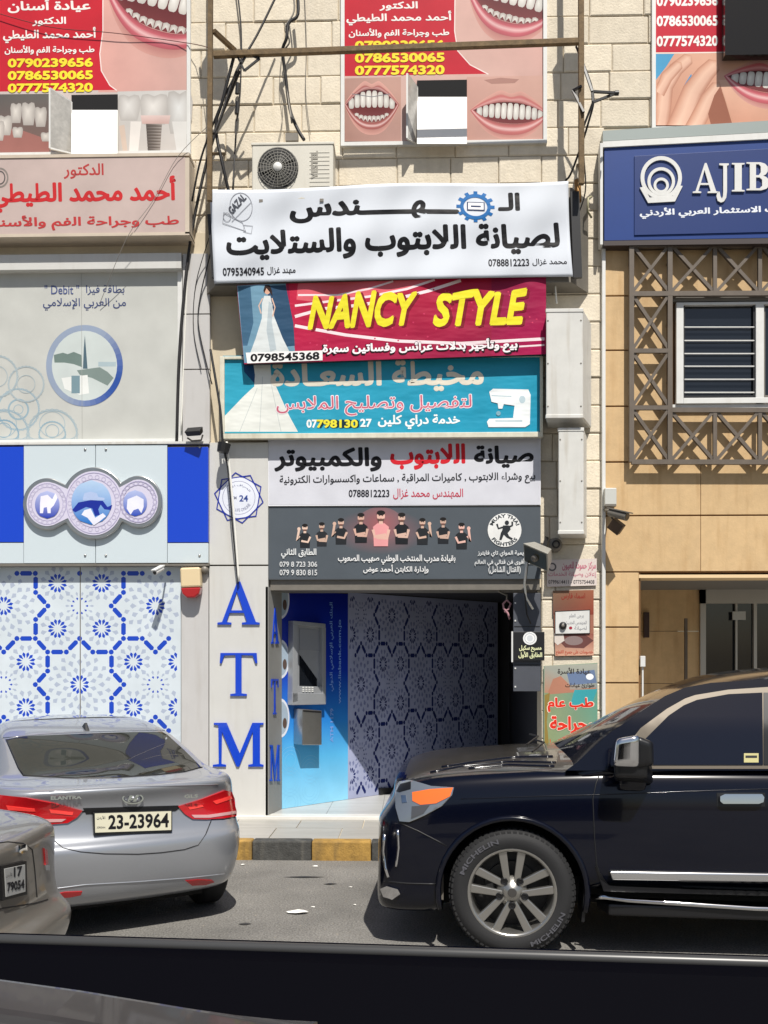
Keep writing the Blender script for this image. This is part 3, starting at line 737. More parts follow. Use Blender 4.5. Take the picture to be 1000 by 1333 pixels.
for (cx, cy, w_, h_) in ((21,147,15,26),(37,148,18,30),(53,152,16,26),(6,163,20,26),(-2,170,16,26),(23,172,14,14),(60,178,14,12),(-20,165,18,28),(-38,160,20,30)): tooth(A, cx, cy, w_, h_)
A.grad([(153,119),(243,117),(243,198),(153,198)], ['#c7c4c0', '#cfccc8', '#c9c2bc', '#bdb7b2'])
for (cx, cy, w_, h_, c) in ((168,140,30,34,'#dddad6'), (201,142,38,40,'#e2ded9'), (234,146,34,56,'#dcdcda')): tooth(A, cx, cy, w_, h_, c, '#b5b0ab')
A.grad([(183,150),(222,150),(220,161),(185,161)], ['#dcc4be']*2 + ['#c9a8a0']*2)
A.shape([(155,164),(162,162),(166,196),(160,197)], '#cbb8aa'); A.shape([(170,158),(184,158),(180,197),(168,197)], '#e0dad4'); A.shape([(224,158),(243,158),(243,197),(230,197)], '#d8d6d2')
for k in range(9): A.grad([(190+k*.25,161+k*4),(211-k*.25,161+k*4),(210.6-k*.3,165+k*4),(190.4+k*.3,165+k*4)], ['#6a625c','#b3aaa2','#6a5f58','#4c443e'])
A.build('poster_print', win1, PRINT_G)
# --- centre dental poster
A = Art(lambda x, y, o: fw(x, y, o), .001)
A.grad([(448,-58),(708,-58),(708,184),(448,184)], ['#d6b0a4','#d9aaa0','#cba79d','#cdb2a9'])
A.shape([(448,-58),(593,-58),(592,40),(596,66),(612,84),(634,96),(448,99)], '#bf2634')
A.line([(593,-58),(592,40),(596,66),(612,84),(636,96.5)], 1.4, '#eddcd6')
mouth(A, 668, 2, 122, 92, 14, .60, clip=(597,-57,707,80), teeth=9)
for t_, y0, y1, x0, x1 in (('الدكتور', 2, 14, 494, 544), ('أحمد محمد الطيطي', 15, 33, 451, 588), ('طب وجراحة الفم والأسنان', 37, 51, 454, 585)):
    A.text(t_, x0, y0, x1, y1, '#f0ebe6', .022, sl=-.01)
for i, n_ in enumerate(('0790239656', '0786530065', '0777574320')): A.text(n_, 462, 53+i*16.2, 579, 65.5+i*16.2, '#f0dc3c', .035, sl=-.01)
A.grad([(448,102),(522,100),(522,184),(448,184)], ['#b08a7e','#c29a8c','#b48e84','#a37c70'])
mouth(A, 484, 136, 72, 66, 0, .70, lip='#a4605a', teeth=8, clip=(449,101,521,183))
A.line([(458,122),(484,126),(508,122)], 1, '#7c7c80')
A.grad([(608,100),(708,98),(708,184),(608,184)], ['#c79c90','#cfa698','#c49a8e','#bd9286'])
mouth(A, 664, 146, 104, 60, 3, .50, lip='#bf6f6c', teeth=11, clip=(609,99,707,183), upper_only=True); A.shape([(630,104),(652,101),(676,103),(670,108),(640,109)], '#a97f74')
A.build('poster_print', win2, PRINT_G)
# --- right dental poster
A = Art(lambda x, y, o: fw(x, y, o), .001)
A.rect(854,-58,1116,163,'#d3a58a')
A.rect(854,-58,1116,68,'#c22a3a')
A.line([(854,69),(1116,66)], 1.6, '#eadfd6')
for i, n_ in enumerate(('0790239656', '0786530065', '0777574320')): A.text(n_, 855, -6+i*26.3, 935, 8+i*26.3, '#f2eeea', .03, sl=-.01)
A.grad([(854,70),(1116,70),(1116,163),(854,163)], ['#d6a48c','#e0b49c','#d9a88e','#c08a72'])
A.shape([(854,70),(878,70),(868,86),(854,104)], '#4f9cc6'); A.shape([(900,96),(906,118),(902,146),(890,150),(884,132),(890,112)], '#3f93c4')
def finger(pts, w0, w1, c0='#b57f68', c1='#e6bfa8'):
    P_ = [Vector(p) for p in pts]; n = len(P_); vs, cl = [], []
    for i in range(n):
        t = (P_[min(i+1, n-1)] - P_[max(i-1, 0)]).normalized(); nn = Vector((-t.y, t.x)); w_ = w0 + (w1-w0)*i/(n-1)
        for k, c in ((-1, c0), (-.75, '#cf9c84'), (-.1, c1), (.55, '#dcb09a'), (1, c0)): vs.append(tuple(P_[i] + nn*k*w_/2)); cl.append(lin(c))
    A.raw([(max(x, 854.5), min(max(y, 70.5), 163)) for x, y in vs], [(i*5+k, i*5+k+1, (i+1)*5+k+1, (i+1)*5+k) for i in range(n-1) for k in range(4)], cl)
    A.raw([vs[-5+k] if k < 5 else tuple(P_[-1] + (P_[-1]-P_[-2]).normalized()*w1*.35) for k in range(6)], [(0,1,5),(1,2,5),(2,3,5),(3,4,5)], [cl[k] for k in range(5)] + [lin('#cf9c84')])
finger([(858,170),(862,140),(866,112),(880,90),(896,76)], 26, 17)
finger([(884,175),(890,150),(902,118),(918,96),(930,84)], 34, 20)
finger([(905,180),(912,150),(922,128),(934,112)], 26, 16)
finger([(856,120),(868,100),(884,84)], 20, 13)
A.shape([(922,148),(930,124),(938,112),(944,130),(954,163),(926,163)], '#96604c')
A.grad([(936,104),(1116,100),(1116,163),(956,163)], ['#e2b49c','#e6bca4','#d2a088','#c8917a'])
mouth(A, 1003, 106, 122, 60, 7, .50, lip='#c4626a', teeth=10, upper_only=True)
A.build('poster_print', win3, PRINT_G)
# open sashes with a white paper sheet, and the opening behind them
def sash(win, px0, py0, px1, py1, py_dark, tilt):
    Y = WY - .02
    b = MB(); pbox(b, px0, py0, px1, py_dark, Y, .012); b.build('opening', mat('black_opening', (.004, .004, .005), .9), win)
    Yt = WY - .14
    b = MB(); tl, tr, br, bl = Wp(px0, py_dark, Y-.004), Wp(px1, py_dark, Y-.004), Wp(px1, py1, Yt), Wp(px0, py1, Yt)
    b.prism([tl, tr, br, bl], (0, .008, 0)); b.build('white_sheet', mat('white_paper', '#f4f2ee', .6), win)
    b = MB(); p = [Wp(tilt, py0-8, Y-.16), Wp(px0, py0+10, Y-.004), Wp(px0, py1, Y-.004), Wp(tilt, py1-7, Y-.16)]
    b.prism(p, (.012, 0, 0)); b.build('open_sash', mat('frosted_sash', '#b3b0aa', .3, var=.25, vscale=14, coat=.4), win)
    b = MB()
    for i in range(4): b.bar(p[i], p[(i+1) % 4], .018, .018)
    b.build('sash_frame', M_white, win)
sash(win1, 93, 123, 153, 200, 143, 65); sash(win2, 543, 104, 608, 187, 126, 530)
# dark open vent at top right
b = MB(); pbox(b, 944, -60, 1120, 70, WY-.16, .1); b.build('vent_flap', mat('brown_tinted_glass', (.012,.010,.007), .15), win3)

# --- dental light box (left)
LB = wthing('dental_light_box', 'long pale light box with red Arabic dentist lettering at upper left', 'sign', tuple(Wp(122, 255, 10.15)))
b = MB(); X0, X1, Z0, Z1 = RX(LX, 203, 240, 305, 10.15); b.box(X0, X1, 10.15, 10.40, Z0, Z1); bx_ = b.build('box', mat('box_side', '#b39c86', .6, var=.1), LB)
b = MB(); pbox(b, LX, 201, 246.5, 205, 10.14, .26); pbox(b, 241, 205, 246.5, 304, 10.14, .26); pbox(b, LX, 304, 246.5, 308, 10.14, .26); b.build('frame', mat('cream_frame', '#c4b6a4', .5, var=.1), LB)
fl_ = FP(10.15); A = Art(lambda x, y, o: fl_(x, y, o), .002); A.rect(LX, 204.5, 241, 304.5, '#bfaca6')
A.text('الدكتور', 83, 213, 135, 233, '#b03d3c', .015, sl=-.01); A.text('أحمد محمد الطيطي', -12, 231, 229, 277, '#c2282c', .03, sl=-.012)
A.text('طب وجراحة الفم والأسنان', -24, 281, 233, 301, '#b8393a', .022, sl=-.012)
A.ring(0, 231, 11, 13, 2, '#8a827c'); A.ring(0, 231, 7, 9, 1.5, '#5f5a58')
A.build('lettering', bx_)

# --- steel frame
FY = 9.90
fr = wthing('sign_frame', 'rusty steel frame of two posts and a cross bar above the white banner', 'frame', tuple(Wp(515, 250, FY)))
def sq(name, p0, p1, w_, m, parent):
    b = MB(); b.bar(p0, p1, w_, w_); return b.build(name, m, parent, bevel=.004)
sq('post', Wp(275, -230, FY), Wp(273, 262, FY), .05, M_rust, fr); sq('post', Wp(756, -230, FY), Wp(757, 240, FY), .055, M_rust, fr)
sq('bar', Wp(278, 71.5, FY-.03), Wp(753, 54, FY-.03), .055, M_rust, fr)
sq('brace', Wp(278, 40, FY), Wp(306, 66, FY+.25), .045, M_rust, fr)
sq('anchor', Wp(276, 200, FY), Wp(292, 200, D), .03, M_rust, fr)
sq('anchor', Wp(757, 215, FY), Wp(752, 215, D), .03, M_rust, fr)
# flood lights on top of the frame posts, above the picture; their shadows fall on the wall
for (x, lab) in ((283, 'grey flood lamp clamped to the left post of the rusty frame, above the photo'), (770, 'grey flood lamp clamped to the right post of the rusty frame, above the photo')):
    fl = wthing('flood_lamp', lab, 'lamp', tuple(Wp(x, -60, FY)), 'flood lamps on the sign frame')
    b = MB(); c = Wp(x, -55, FY-.03); b.hexa([c+Vector(v) for v in ((-.15,-.05,-.2),(.13,-.05,-.24),(.16,-.05,.12),(-.17,-.05,.14))], [c+Vector(v) for v in ((-.1,.1,-.15),(.1,.1,-.15),(.1,.1,.08),(-.1,.1,.08))])
    b.build('housing', M_greymet, fl, bevel=.01)
    b = MB(); b.bar(c+Vector((-.08,.1,0)), c+Vector((-.05,.12,-.3)), .04, .03); b.build('bracket', M_rust, fl)

# --- white banner with box behind
BN = wthing('white_banner', 'long white fabric banner with black Arabic lettering and a blue gear', 'banner', tuple(Wp(505, 300, 10.04)))
BY = 10.04; nb = 110; mb = 28
def ban(u, v, off=0):     # u,v in 0..1 : left-right, top-bottom, gently waved cloth
    x = 273 + (740-273)*u + (6*v if u < .5 else 0)*(1-u*2 if u < .5 else 0) + (6*v*v*(u > .6)*(u-.6)/.4)
    y = (247 - 12*u + 2.0*math.sin(u*9)) * (1-v) + (369 - 12*u + 3*u*u) * v
    return Wp(x, y, BY - off - .018*math.sin(u*17+v*2.1) * (.4+.6*v) - .012*math.sin(u*41+v*6) - .008*math.sin(v*11+u*5))
def banpx(x, y, off=0):
    u = (x-273)/467; v = (y - (247-12*u)) / 122; u = min(max(u, 0), 1); v = min(max(v, 0), 1); return ban(u, v, off)
b = MB(); vs = [ban(i/nb, j/mb) for i in range(nb+1) for j in range(mb+1)]
b.add(vs, [(i*(mb+1)+j, i*(mb+1)+j+1, (i+1)*(mb+1)+j+1, (i+1)*(mb+1)+j) for i in range(nb) for j in range(mb)])
cl = b.build('cloth', mat('white_banner_cloth', '#cfd4dc', .7, var=.03, vscale=2), BN, smooth=True)
sm = cl.modifiers.new('solid', 'SOLIDIFY'); sm.thickness = .004; sm.offset = -1
A = Art(lambda x, y, o: banpx(x, y, o), .0045); A.maxlen = 6
blk = '#101014'
A.text('الـ', 648, 249, 677, 273, blk, .036, sl=-.02)
A.text('ـــهـــــندس', 376, 262, 598, 290, blk, .034, sl=-.018)
A.step = .0012; A.o += .001
for q in range(12):
    a = q*math.pi/6; A.poly([(619+math.cos(a-.14)*19, 268+math.sin(a-.14)*15.5), (619+math.cos(a-.1)*25, 268+math.sin(a-.1)*20), (619+math.cos(a+.1)*25, 268+math.sin(a+.1)*20), (619+math.cos(a+.14)*19, 268+math.sin(a+.14)*15.5)], '#1666a8')
    A.o -= A.step
A.up(); A.ring(619, 268, 20, 16.5, 4.5, '#1666a8'); A.rect(608, 262, 631, 273, '#2a3a60'); A.rect(609.5, 263, 629.5, 271.5, '#f0f0f2'); A.rect(613, 266.5, 626, 268.5, '#2a3a60')
A.step = .00006; A.o = .0045
A.text('لصيانة اللابتوب والستلايت', 291, 299, 727, 341, blk, .032, sl=-.028)
A.text('محمد غزال', 690, 334.5, 734, 344, '#26262c', .01, sl=-.02); A.text('0788812223', 634, 335.5, 686, 345, '#26262c', .012, sl=-.02)
A.text('مهند غزال', 344, 347, 382, 358, '#26262c', .01, sl=-.02); A.text('0795340945', 285, 348.5, 340, 359, '#26262c', .012, sl=-.02)
g_ = '#8e9098'
A.ring(313, 268, 15, 19, .8, g_); A.text('GAZAL', 0,0,1,1, '#4c4f58', .02, warp=lambda u, v: (301+20*u-6*v, 279-22*u-8*v))
A.line([(290,276),(288,290),(318,300),(314,289),(290,276)], .9, g_); A.line([(300,288),(326,262)], .7, g_); A.line([(316,292),(327,293),(325,303),(315,301),(316,292)], .8, g_); A.ring(294, 282, 5, 6, .7, g_)
A.build('lettering', cl, PRINT_V)
b = MB(); f1 = [Wp(280, 260, 10.10), Wp(744, 244, 10.10), Wp(744, 366, 10.10), Wp(280, 372, 10.10)]; k1 = [Wp(268, 262, 10.40), Wp(766, 240, 10.40), Wp(766, 400, 10.40), Wp(266, 396, 10.40)]
b.hexa([Vector((p.x, p.y, f1[3].z if i > 1 else f1[1].z)) for i, p in enumerate(f1)], [Vector((p.x, p.y, f1[3].z if i > 1 else f1[1].z)) for i, p in enumerate(k1)])
b.build('box_frame', M_greymet, BN)
b = MB(); b.bar(Wp(748, 250, 10.06), Wp(752, 362, 10.06), .09, .04); b.build('edge_rail', M_dark, BN)
b = MB(); b.bar(Wp(273, 280, 10.08), Wp(279, 362, 10.08), .04, .05); b.build('edge_rail', M_dark, BN)

# --- crimson bridal shop sign
NP_ = FP(10.09)
ns = wthing('bridal_sign', 'crimson sign with slanted yellow Latin lettering and a bride beneath the white banner', 'sign', tuple(Wp(510, 420, 10.09)))
def q4(plane, pts, d, name, m, parent):
    b = MB(); b.prism([plane(*p) for p in pts], d); return b.build(name, m, parent)
nb_ = q4(NP_, [(308,371),(711,359),(711,461),(318,474)], (0, .05, 0), 'panel', M_dark, ns)
A = Art(lambda x, y, o: NP_(x, y, o), .002)
A.shape([(308,371),(711,359),(711,461),(318,474)], '#a01844')
A.grad([(640,361.5),(711,359.5),(711,461),(640,463)], ['#8c1640','#941040','#a80d4e','#a01448'])
A.grad([(376,369),(640,361.5),(640,463),(382,471)], ['#c02040','#a8183c','#921440','#b01a48'])
A.shape([(388,369),(560,364),(520,378),(470,390),(420,394),(386,390)], '#d8606c')
for pts, w_ in (([(384,412),(420,402),(470,397),(520,388),(560,378),(600,365)], 4), ([(384,398),(430,392),(480,386),(530,376),(566,364)], 3), ([(388,384),(440,384),(480,376),(512,366)], 2.4), ([(384,424),(450,436),(520,444),(600,447),(709,441)], 4), ([(600,448),(660,452),(709,449)], 2.2)):
    A.line(pts, w_, '#f0dce0')
random.seed(3)
for i in range(60):
    x, y = random.uniform(400, 700), random.uniform(376, 460); A.ell(x, y, 1.2, 1.2, '#c8375e', n=6); A.o -= A.step
A.up()
A.shape([(308.5,371.5),(372,369),(386,470),(318,472.5)], '#6e95ac')
A.shape([(348,372),(372,371),(382,420),(384,450),(366,452),(350,400)], '#2b4b68'); A.shape([(310,373),(326,372),(330,420),(322,450),(316,450)], '#3f6480')
A.shape([(344,385),(352,385),(354,395),(357,412),(368,440),(377,458),(326,459),(333,440),(341,414),(341,395)], '#d3d8d8')
A.shape([(350,392),(355,396),(354,420),(360,455),(352,458),(347,430)], '#b4bfc4'); A.ell(348, 378, 4, 5, '#d8a890'); A.shape([(343,378),(345,371),(351,371),(354,378),(355,386),(351,380),(347,375),(344,382)], '#2c1c18')
A.line([(342,388),(337,398),(340,408)], 1.6, '#d8b4a0'); A.line([(354,388),(358,400),(355,412)], 1.6, '#d8b4a0')
A.text('NANCY', 0,0,1,1, '#7a0f24', .045, warp=lambda u, v: (402+139*u+5*v+1.5, 430-6*u-47*v*(1-.06*math.sin(u*9))+2), shear=.12)
A.text('NANCY', 0,0,1,1, '#e8dc2e', .035, warp=lambda u, v: (400+139*u+5*v, 430-6*u-47*v*(1-.06*math.sin(u*9))), shear=.12)
A.text('STYLE', 0,0,1,1, '#7a0f24', .045, warp=lambda u, v: (565+120*u+4*v+1.5, 426-3*u-47*v*(1-.05*math.sin(u*11))+2), shear=.12)
A.text('STYLE', 0,0,1,1, '#e8dc2e', .035, warp=lambda u, v: (563+120*u+4*v, 426-3*u-47*v*(1-.05*math.sin(u*11))), shear=.12)
A.text('بيع وتأجير بدلات عرائس وفساتين سهرة', 418, 444, 676, 466.5, '#14080c', .05, sl=-.022)
A.text('بيع وتأجير بدلات عرائس وفساتين سهرة', 420, 445, 674, 464, '#f4eef0', .03, sl=-.022)
A.poly([(320,459),(420,456),(420,469),(322,473)], '#f2f0ee'); A.text('0798545368', 326, 460.5, 416, 471, '#18181c', .03, sl=-.03)
A.build('artwork', nb_, PRINT_V)

# --- teal tailor sign
TY = 10.20; TP = FP(TY)
ts = wthing('tailor_sign', 'teal tailoring sign with wedding dress and sewing machine pictures', 'sign', tuple(Wp(500, 515, TY)))
b = MB(); X0, X1, Z0, Z1 = RX(290, 464, 705, 566, TY+.01); b.box(X0, X1, TY+.01, 10.40, Z0, Z1); tb = b.build('panel', mat('teal_box_side', '#8a8a80', .6), ts)
b = MB(); cr = .05
X0, X1, Z0, Z1 = RX(286, 462, 707, 570, TY-.02); b.box(X0, X1, TY-.02, TY+.05, Z0, Z0+.055); b.box(X0, X0+.05, TY-.02, TY+.05, Z0+.055, Z1); b.box(X1-.03, X1, TY-.02, TY+.05, Z0+.055, Z1); b.box(X0+.05, X1-.03, TY-.02, TY+.05, Z1-.03, Z1)
b.build('frame', mat('cream_painted_frame', '#d3cfbd', .5, var=.12, vscale=12, streak=.3), ts, bevel=.004)
A = Art(lambda x, y, o: TP(x, y, o), -.006)
A.grad([(290,463),(703,463),(703,564),(290,564)], ['#2f9cb8','#2796b4','#1f93b4','#36a4c0'])
A.shape([(315,462),(330,462),(337,485),(336,505),(332,500),(318,484)], '#1c4a78')
A.shape([(330,474),(352,474),(353,487),(358,500),(376,540),(388,562),(292,562),(292,542),(318,515),(331,503),(332,488)], '#e2e4de')
for pts in ([(342,490),(338,562)], [(352,495),(366,562)], [(335,505),(312,562)]): A.line(pts, .8, '#c2c8c6')
A.text('مخيطة السعـادة', 352, 470, 630, 511, '#d9d2c2', .028, sl=-.008)
A.text('لتفصيل وتصليح الملابس', 359, 515, 615, 543, '#f0e8ec', .035, sl=-.01); A.text('لتفصيل وتصليح الملابس', 360, 516, 614, 542, '#c9687c', .0, sl=-.01)
A.text('خدمة دراي كلين', 492, 540, 599, 559, '#eef4f2', .025, sl=-.01); A.text('07', 399, 546, 413, 557, '#eef4f2', .03); A.text('27', 469, 545, 484, 556, '#eef4f2', .03)
A.text('778883', 414, 546, 468, 557, '#14303c', .06); A.text('798130', 412, 546, 466, 557, '#e8de3c', .03)
A.shape([(637,510),(642,506),(688,507),(691,514),(690,552),(684,556),(636,556),(634,549),(637,545),(668,544),(670,528),(656,526),(654,532),(649,532),(648,525),(640,523)], '#e9edee')
A.line([(640,515),(666,516)], 1, '#9fb9c4'); A.ell(680, 520, 4, 5, '#b9ccd4'); A.rect(645, 547, 680, 549, '#b3c4cc'); A.ell(649, 538, 3, 3, '#7fa9b8')
A.build('artwork', tb, PRINT_V)

# --- laptop banner and martial arts banner
LP = FP(10.315); ls = wthing('laptop_repair_banner', 'white laptop repair banner with black and red Arabic lettering over the entrance', 'banner', tuple(Wp(525, 615, 10.315)))
lb = part('sheet', 349, 569, 704, 658, 10.315, .03, mat('white_vinyl', '#dfe0e6', .5), ls)
A = Art(lambda x, y, o: LP(x, y, o), .002); A.rect(350, 570, 703, 657, '#cfd0d8')
A.text('صيانة', 617, 580, 695, 610, '#101016', .032, sl=-.02); A.text('اللابتوب', 508, 578, 606, 612, '#cc1f2c', .034, sl=-.01); A.text('والكمبيوتر', 357, 582, 497, 614, '#101016', .032)
A.text('بيع وشراء اللابتوب , كاميرات المراقبة , سماعات واكسسوارات الكترونية', 364, 619, 697, 634, '#1c1c24', .008, sl=-.015)
A.text('المهندس محمد غزال', 512, 636, 603, 650, '#c0304a', .0); A.text('0788812223', 454, 637.5, 507, 647, '#20202a', .008)
A.build('lettering', lb)
MP = FP(10.33); ms = wthing('martial_arts_banner', 'dark grey banner showing ten boxers beside a round emblem above the entrance', 'banner', tuple(Wp(525, 706, 10.33)))
m_ = part('sheet', 349, 659, 704, 754, 10.33, .03, mat('grey_vinyl', '#565c62', .5), ms)
A = Art(lambda x, y, o: MP(x, y, o), .002); A.rect(350, 660, 703, 753, '#51585f')
A.ell(495, 692, 62, 30, '#8a5e62', edge='#51585f'); A.ell(495, 682, 30, 22, '#9c5c60', edge='#7c6166')
A.grad([(350,655.5),(703,655),(703,660),(350,660)], ['#8d8a80']*2 + ['#6a6c6c']*2)
def fighter(cx, hy, s_, shirt='#23262a', skin='#d9bba8', pose=0):
    A.shape([(cx-9*s_,hy+12*s_),(cx-4*s_,hy+8*s_),(cx+4*s_,hy+8*s_),(cx+9*s_,hy+12*s_),(cx+8*s_,hy+34*s_),(cx-8*s_,hy+34*s_)], shirt)
    A.poly([(cx-2*s_,hy+4*s_),(cx+2*s_,hy+4*s_),(cx+2.4*s_,hy+9*s_),(cx-2.4*s_,hy+9*s_)], skin)
    if pose == 0: A.line([(cx-9*s_,hy+15*s_),(cx-7*s_,hy+23*s_),(cx+6*s_,hy+21*s_)], 3.6*s_, skin); A.line([(cx+9*s_,hy+15*s_),(cx+7*s_,hy+25*s_),(cx-5*s_,hy+24*s_)], 3.6*s_, skin)
    if pose == 1: A.line([(cx-9*s_,hy+14*s_),(cx-13*s_,hy+22*s_),(cx-10*s_,hy+4*s_)], 3.6*s_, skin); A.ell(cx-10*s_, hy+2*s_, 2.8*s_, 3*s_, skin, n=10); A.line([(cx+9*s_,hy+15*s_),(cx+5*s_,hy+24*s_),(cx-6*s_,hy+22*s_)], 3.4*s_, skin)
    if pose == 2: A.line([(cx+9*s_,hy+14*s_),(cx+13*s_,hy+22*s_),(cx+11*s_,hy+4*s_)], 3.6*s_, skin); A.ell(cx+11*s_, hy+2*s_, 2.8*s_, 3*s_, skin, n=10); A.line([(cx-9*s_,hy+15*s_),(cx-5*s_,hy+24*s_),(cx+6*s_,hy+22*s_)], 3.4*s_, skin)
    A.ell(cx, hy, 4.6*s_, 6*s_, skin, n=16); A.ell(cx, hy-3.8*s_, 4.8*s_, 2.9*s_, '#1d1a1a', n=14); A.shape([(cx-4*s_,hy+2.4*s_),(cx,hy+3.4*s_),(cx+4*s_,hy+2.4*s_),(cx+2.6*s_,hy+5.6*s_),(cx-2.6*s_,hy+5.6*s_)], '#6a5048')
    A.line([(cx-2.6*s_,hy-.6*s_),(cx-.8*s_,hy-.6*s_)], .8*s_, '#4a3430'); A.line([(cx+.8*s_,hy-.6*s_),(cx+2.6*s_,hy-.6*s_)], .8*s_, '#4a3430'); A.line([(cx-1.4*s_,hy+3*s_),(cx+1.4*s_,hy+3*s_)], .8*s_, '#8a4a44')
for a in ((397,687,.78,'#23262a','#e2c4b2',1),(419,685,.78,'#2a2c30','#c9aa98',0),(444,680,.85,'#24272b','#cfae9c',1),(577,679,.85,'#22252a','#c5a696',0),(601,686,.85,'#24272b','#e0b4a8',2),(550,680,.85,'#24272b','#cfae9c',2),(470,674,.95,'#1d1f24','#d0a898',0),(523,674,1.0,'#1b1d22','#d0ae9e',0)): fighter(*a)
fighter(496, 672, 1.15, '#e39a9c', '#dfb3a4', 0)
A.ring(657, 690, 22, 22, 7, '#e6e6e4'); A.ell(657, 690, 15.2, 15.2, '#e2e2e0'); arc_text(A, 'MUAY THAI', 657, 690, 16, 5, -160, -20, '#3a4046', bold=.03); arc_text(A, 'FIGHTERS', 657, 690, 21, 5, 145, 35, '#3a4046', flip=True, bold=.03)
A.ell(660, 680.5, 2.8, 3, '#2a2e33'); A.shape([(655,684),(663,684),(665,689),(661,694),(663,698),(668,701),(666,703),(660,700),(656,696),(653,703),(650,703),(652,694),(654,690)], '#2a2e33'); A.line([(656,686),(649,688),(647,682)], 2.4, '#2a2e33'); A.line([(663,686),(667,684),(667,679)], 2.4, '#2a2e33')
A.text('الطابق الثاني', 366, 714, 412, 727, '#dadcdc', .02); A.text('079 8 723 306', 364, 731, 413, 738, '#cfd1d2', .01); A.text('079 9 830 815', 364, 741.5, 413, 749, '#cfd1d2', .01)
A.text('بقيادة مدرب المنتخب الوطني صهيب الصعوب', 440, 722, 593, 735, '#e4e4e4', .015); A.text('وإدارة الكابتن أحمد عوض', 473, 735, 558, 747, '#e4e4e4', .015)
A.text('أكاديمية المواي تاي فايترز', 622, 715, 692, 725, '#d9dbdc', .015); A.text('تعلم أقوى فن قتالي في العالم', 618, 727, 696, 737, '#d9dbdc', .012); A.text('(القتال الشامل)', 636, 737, 678, 747, '#d9dbdc', .012)
A.build('artwork', m_)

# --- blue bank sign on the right
an = Vector((-math.sin(R(2.4)), -math.cos(R(2.4)), 0)); p0 = Wp(787, 240, 10.27); AP = Pl(tuple(p0), tuple(an))
aj = wthing('blue_bank_sign', 'deep blue bank sign with white ringed emblem at upper right', 'sign', tuple(p0))
ad = -an
def aq(pts, off, th, name, m, parent, bevel=0):
    b = MB(); b.prism([AP(*p, off) for p in pts], ad*th); return b.build(name, m, parent, bevel=bevel)
M_navy = mat('navy_sign_paint', '#07357c', .4, coat=.05, var=.05)
bx2 = aq([(787,192),(1080,177),(1080,308),(787,313)], 0, .12, 'panel', M_navy, aj)
aq([(826,203),(1080,189),(1080,300),(826,306)], .012, .012, 'raised_panel', mat('blue_sign_face', '#062b6a', .4, coat=.05), aj, .002)
aq([(785,184),(1080,168),(1080,176.5),(785,191.5)], .02, .14, 'white_trim', M_white, aj)
aq([(785,170),(1080,152),(1080,167.5),(785,183.5)], .01, .14, 'grey_cap', mat('grey_cap_metal', '#8f9794', .4, metal=.3), aj)
aq([(781.5,186),(785,186),(785,318),(781.5,318)], .02, .14, 'white_trim', M_white, aj)
aq([(786,313.5),(1080,308.5),(1080,316),(786,319.5)], 0, .14, 'bottom_rail', mat('dark_brown_metal', '#3c3230', .5), aj)
for ch_, x0_, x1_, y0_, y1_ in (('A', 902, 935.5, 212, 251), ('J', 932.5, 949, 212.5, 261), ('I', 953, 969.5, 212, 249), ('B', 972, 1003, 211, 247.5)):
    serif(ch_, lambda x, y: AP(x, y, .03), x0_, y0_, x1_, y1_, tuple(ad*.015), M_white, aj)
A = Art(lambda x, y, o: AP(x, y, .012+o), .002)
A.text('بنك الاستثمار العربي الأردني', 833, 271, 1022, 285, '#e8ecf4', .03, sl=-.03); A.build('lettering', aj, PRINT_G)
def ring3(cx, cy, rx, ry, t, n, a0=0, a1=360):
    b = MB(); k = 40
    for i in range(k):
        A0, A1 = R(a0+(a1-a0)*i/k), R(a0+(a1-a0)*(i+1)/k)
        q = [(cx+rx*math.cos(A0), cy+ry*math.sin(A0)), (cx+rx*math.cos(A1), cy+ry*math.sin(A1)), (cx+(rx-t)*math.cos(A1), cy+(ry-t)*math.sin(A1)), (cx+(rx-t)*math.cos(A0), cy+(ry-t)*math.sin(A0))]
        b.prism([AP(*p, n) for p in q], ad*.014)
    return b.build('emblem_ring', M_white, aj)
ring3(861, 231, 27, 28, 5, .028); ring3(861, 236, 18, 18.5, 4, .0285); ring3(861, 241, 10, 10, 3.5, .029)
aq([(833,244),(838,243),(846,257),(876,255),(884,241),(889,242),(879,262),(844,264)], .0295, .014, 'emblem_base', M_white, aj)

# ================================================================== BEIGE BANK BUILDING (right)
BB = wthing('beige_bank_building', 'honey coloured stone building with lattice screened window and recessed entrance', 'building', (Wp(900, 800, 10.4).x, 10.4, 0))
bY = 10.40
gx = Wp(788, 500, bY).x; ex0 = Wp(832, 500, bY).x; zL = Wp(900, 748, bY).z; zT = Wp(800, 300, bY).z+.35; XE = 9.0
b = MB(); b.box(gx, ex0+.02, bY+.02, bY+.4, 0, zT); b.box(ex0+.02, XE, bY+.02, bY+.4, zL+.02, zT); b.build('wall', M_groove, BB)
def panel(x0, x1, z0, z1, y=bY, nm='stone_panel'):
    b = MB(); b.box(x0+.002, x1-.002, y, y+.03, z0+.012, z1-.004); o = b.build(nm, M_beige, BB, bevel=.004); return o
rows = [Wp(800, q, bY).z for q in (960+110, 962, 889.5, 817)]
zz = [0.0] + rows
for i in range(4): panel(gx, ex0, max(zz[i], .0) if i else .1, zz[i+1] if i+1 < len(zz) else zL)
panel(gx, ex0, rows[3], Wp(800, 745, bY).z)
wx0, wx1, wz0, wz1 = RX(868, 385, 1180, 532, bY)
c1 = Wp(821, 500, bY).x
for (a, c) in ((671.5, 745), (601.5, 671.5)):
    z0_, z1_ = Wp(900, c, bY).z, Wp(900, a, bY).z; x = gx
    for wd in (1.02, 1.3, 1.2, 1.3, 1.2, 1.2): panel(x, min(x+wd, XE), z0_, z1_); x += wd
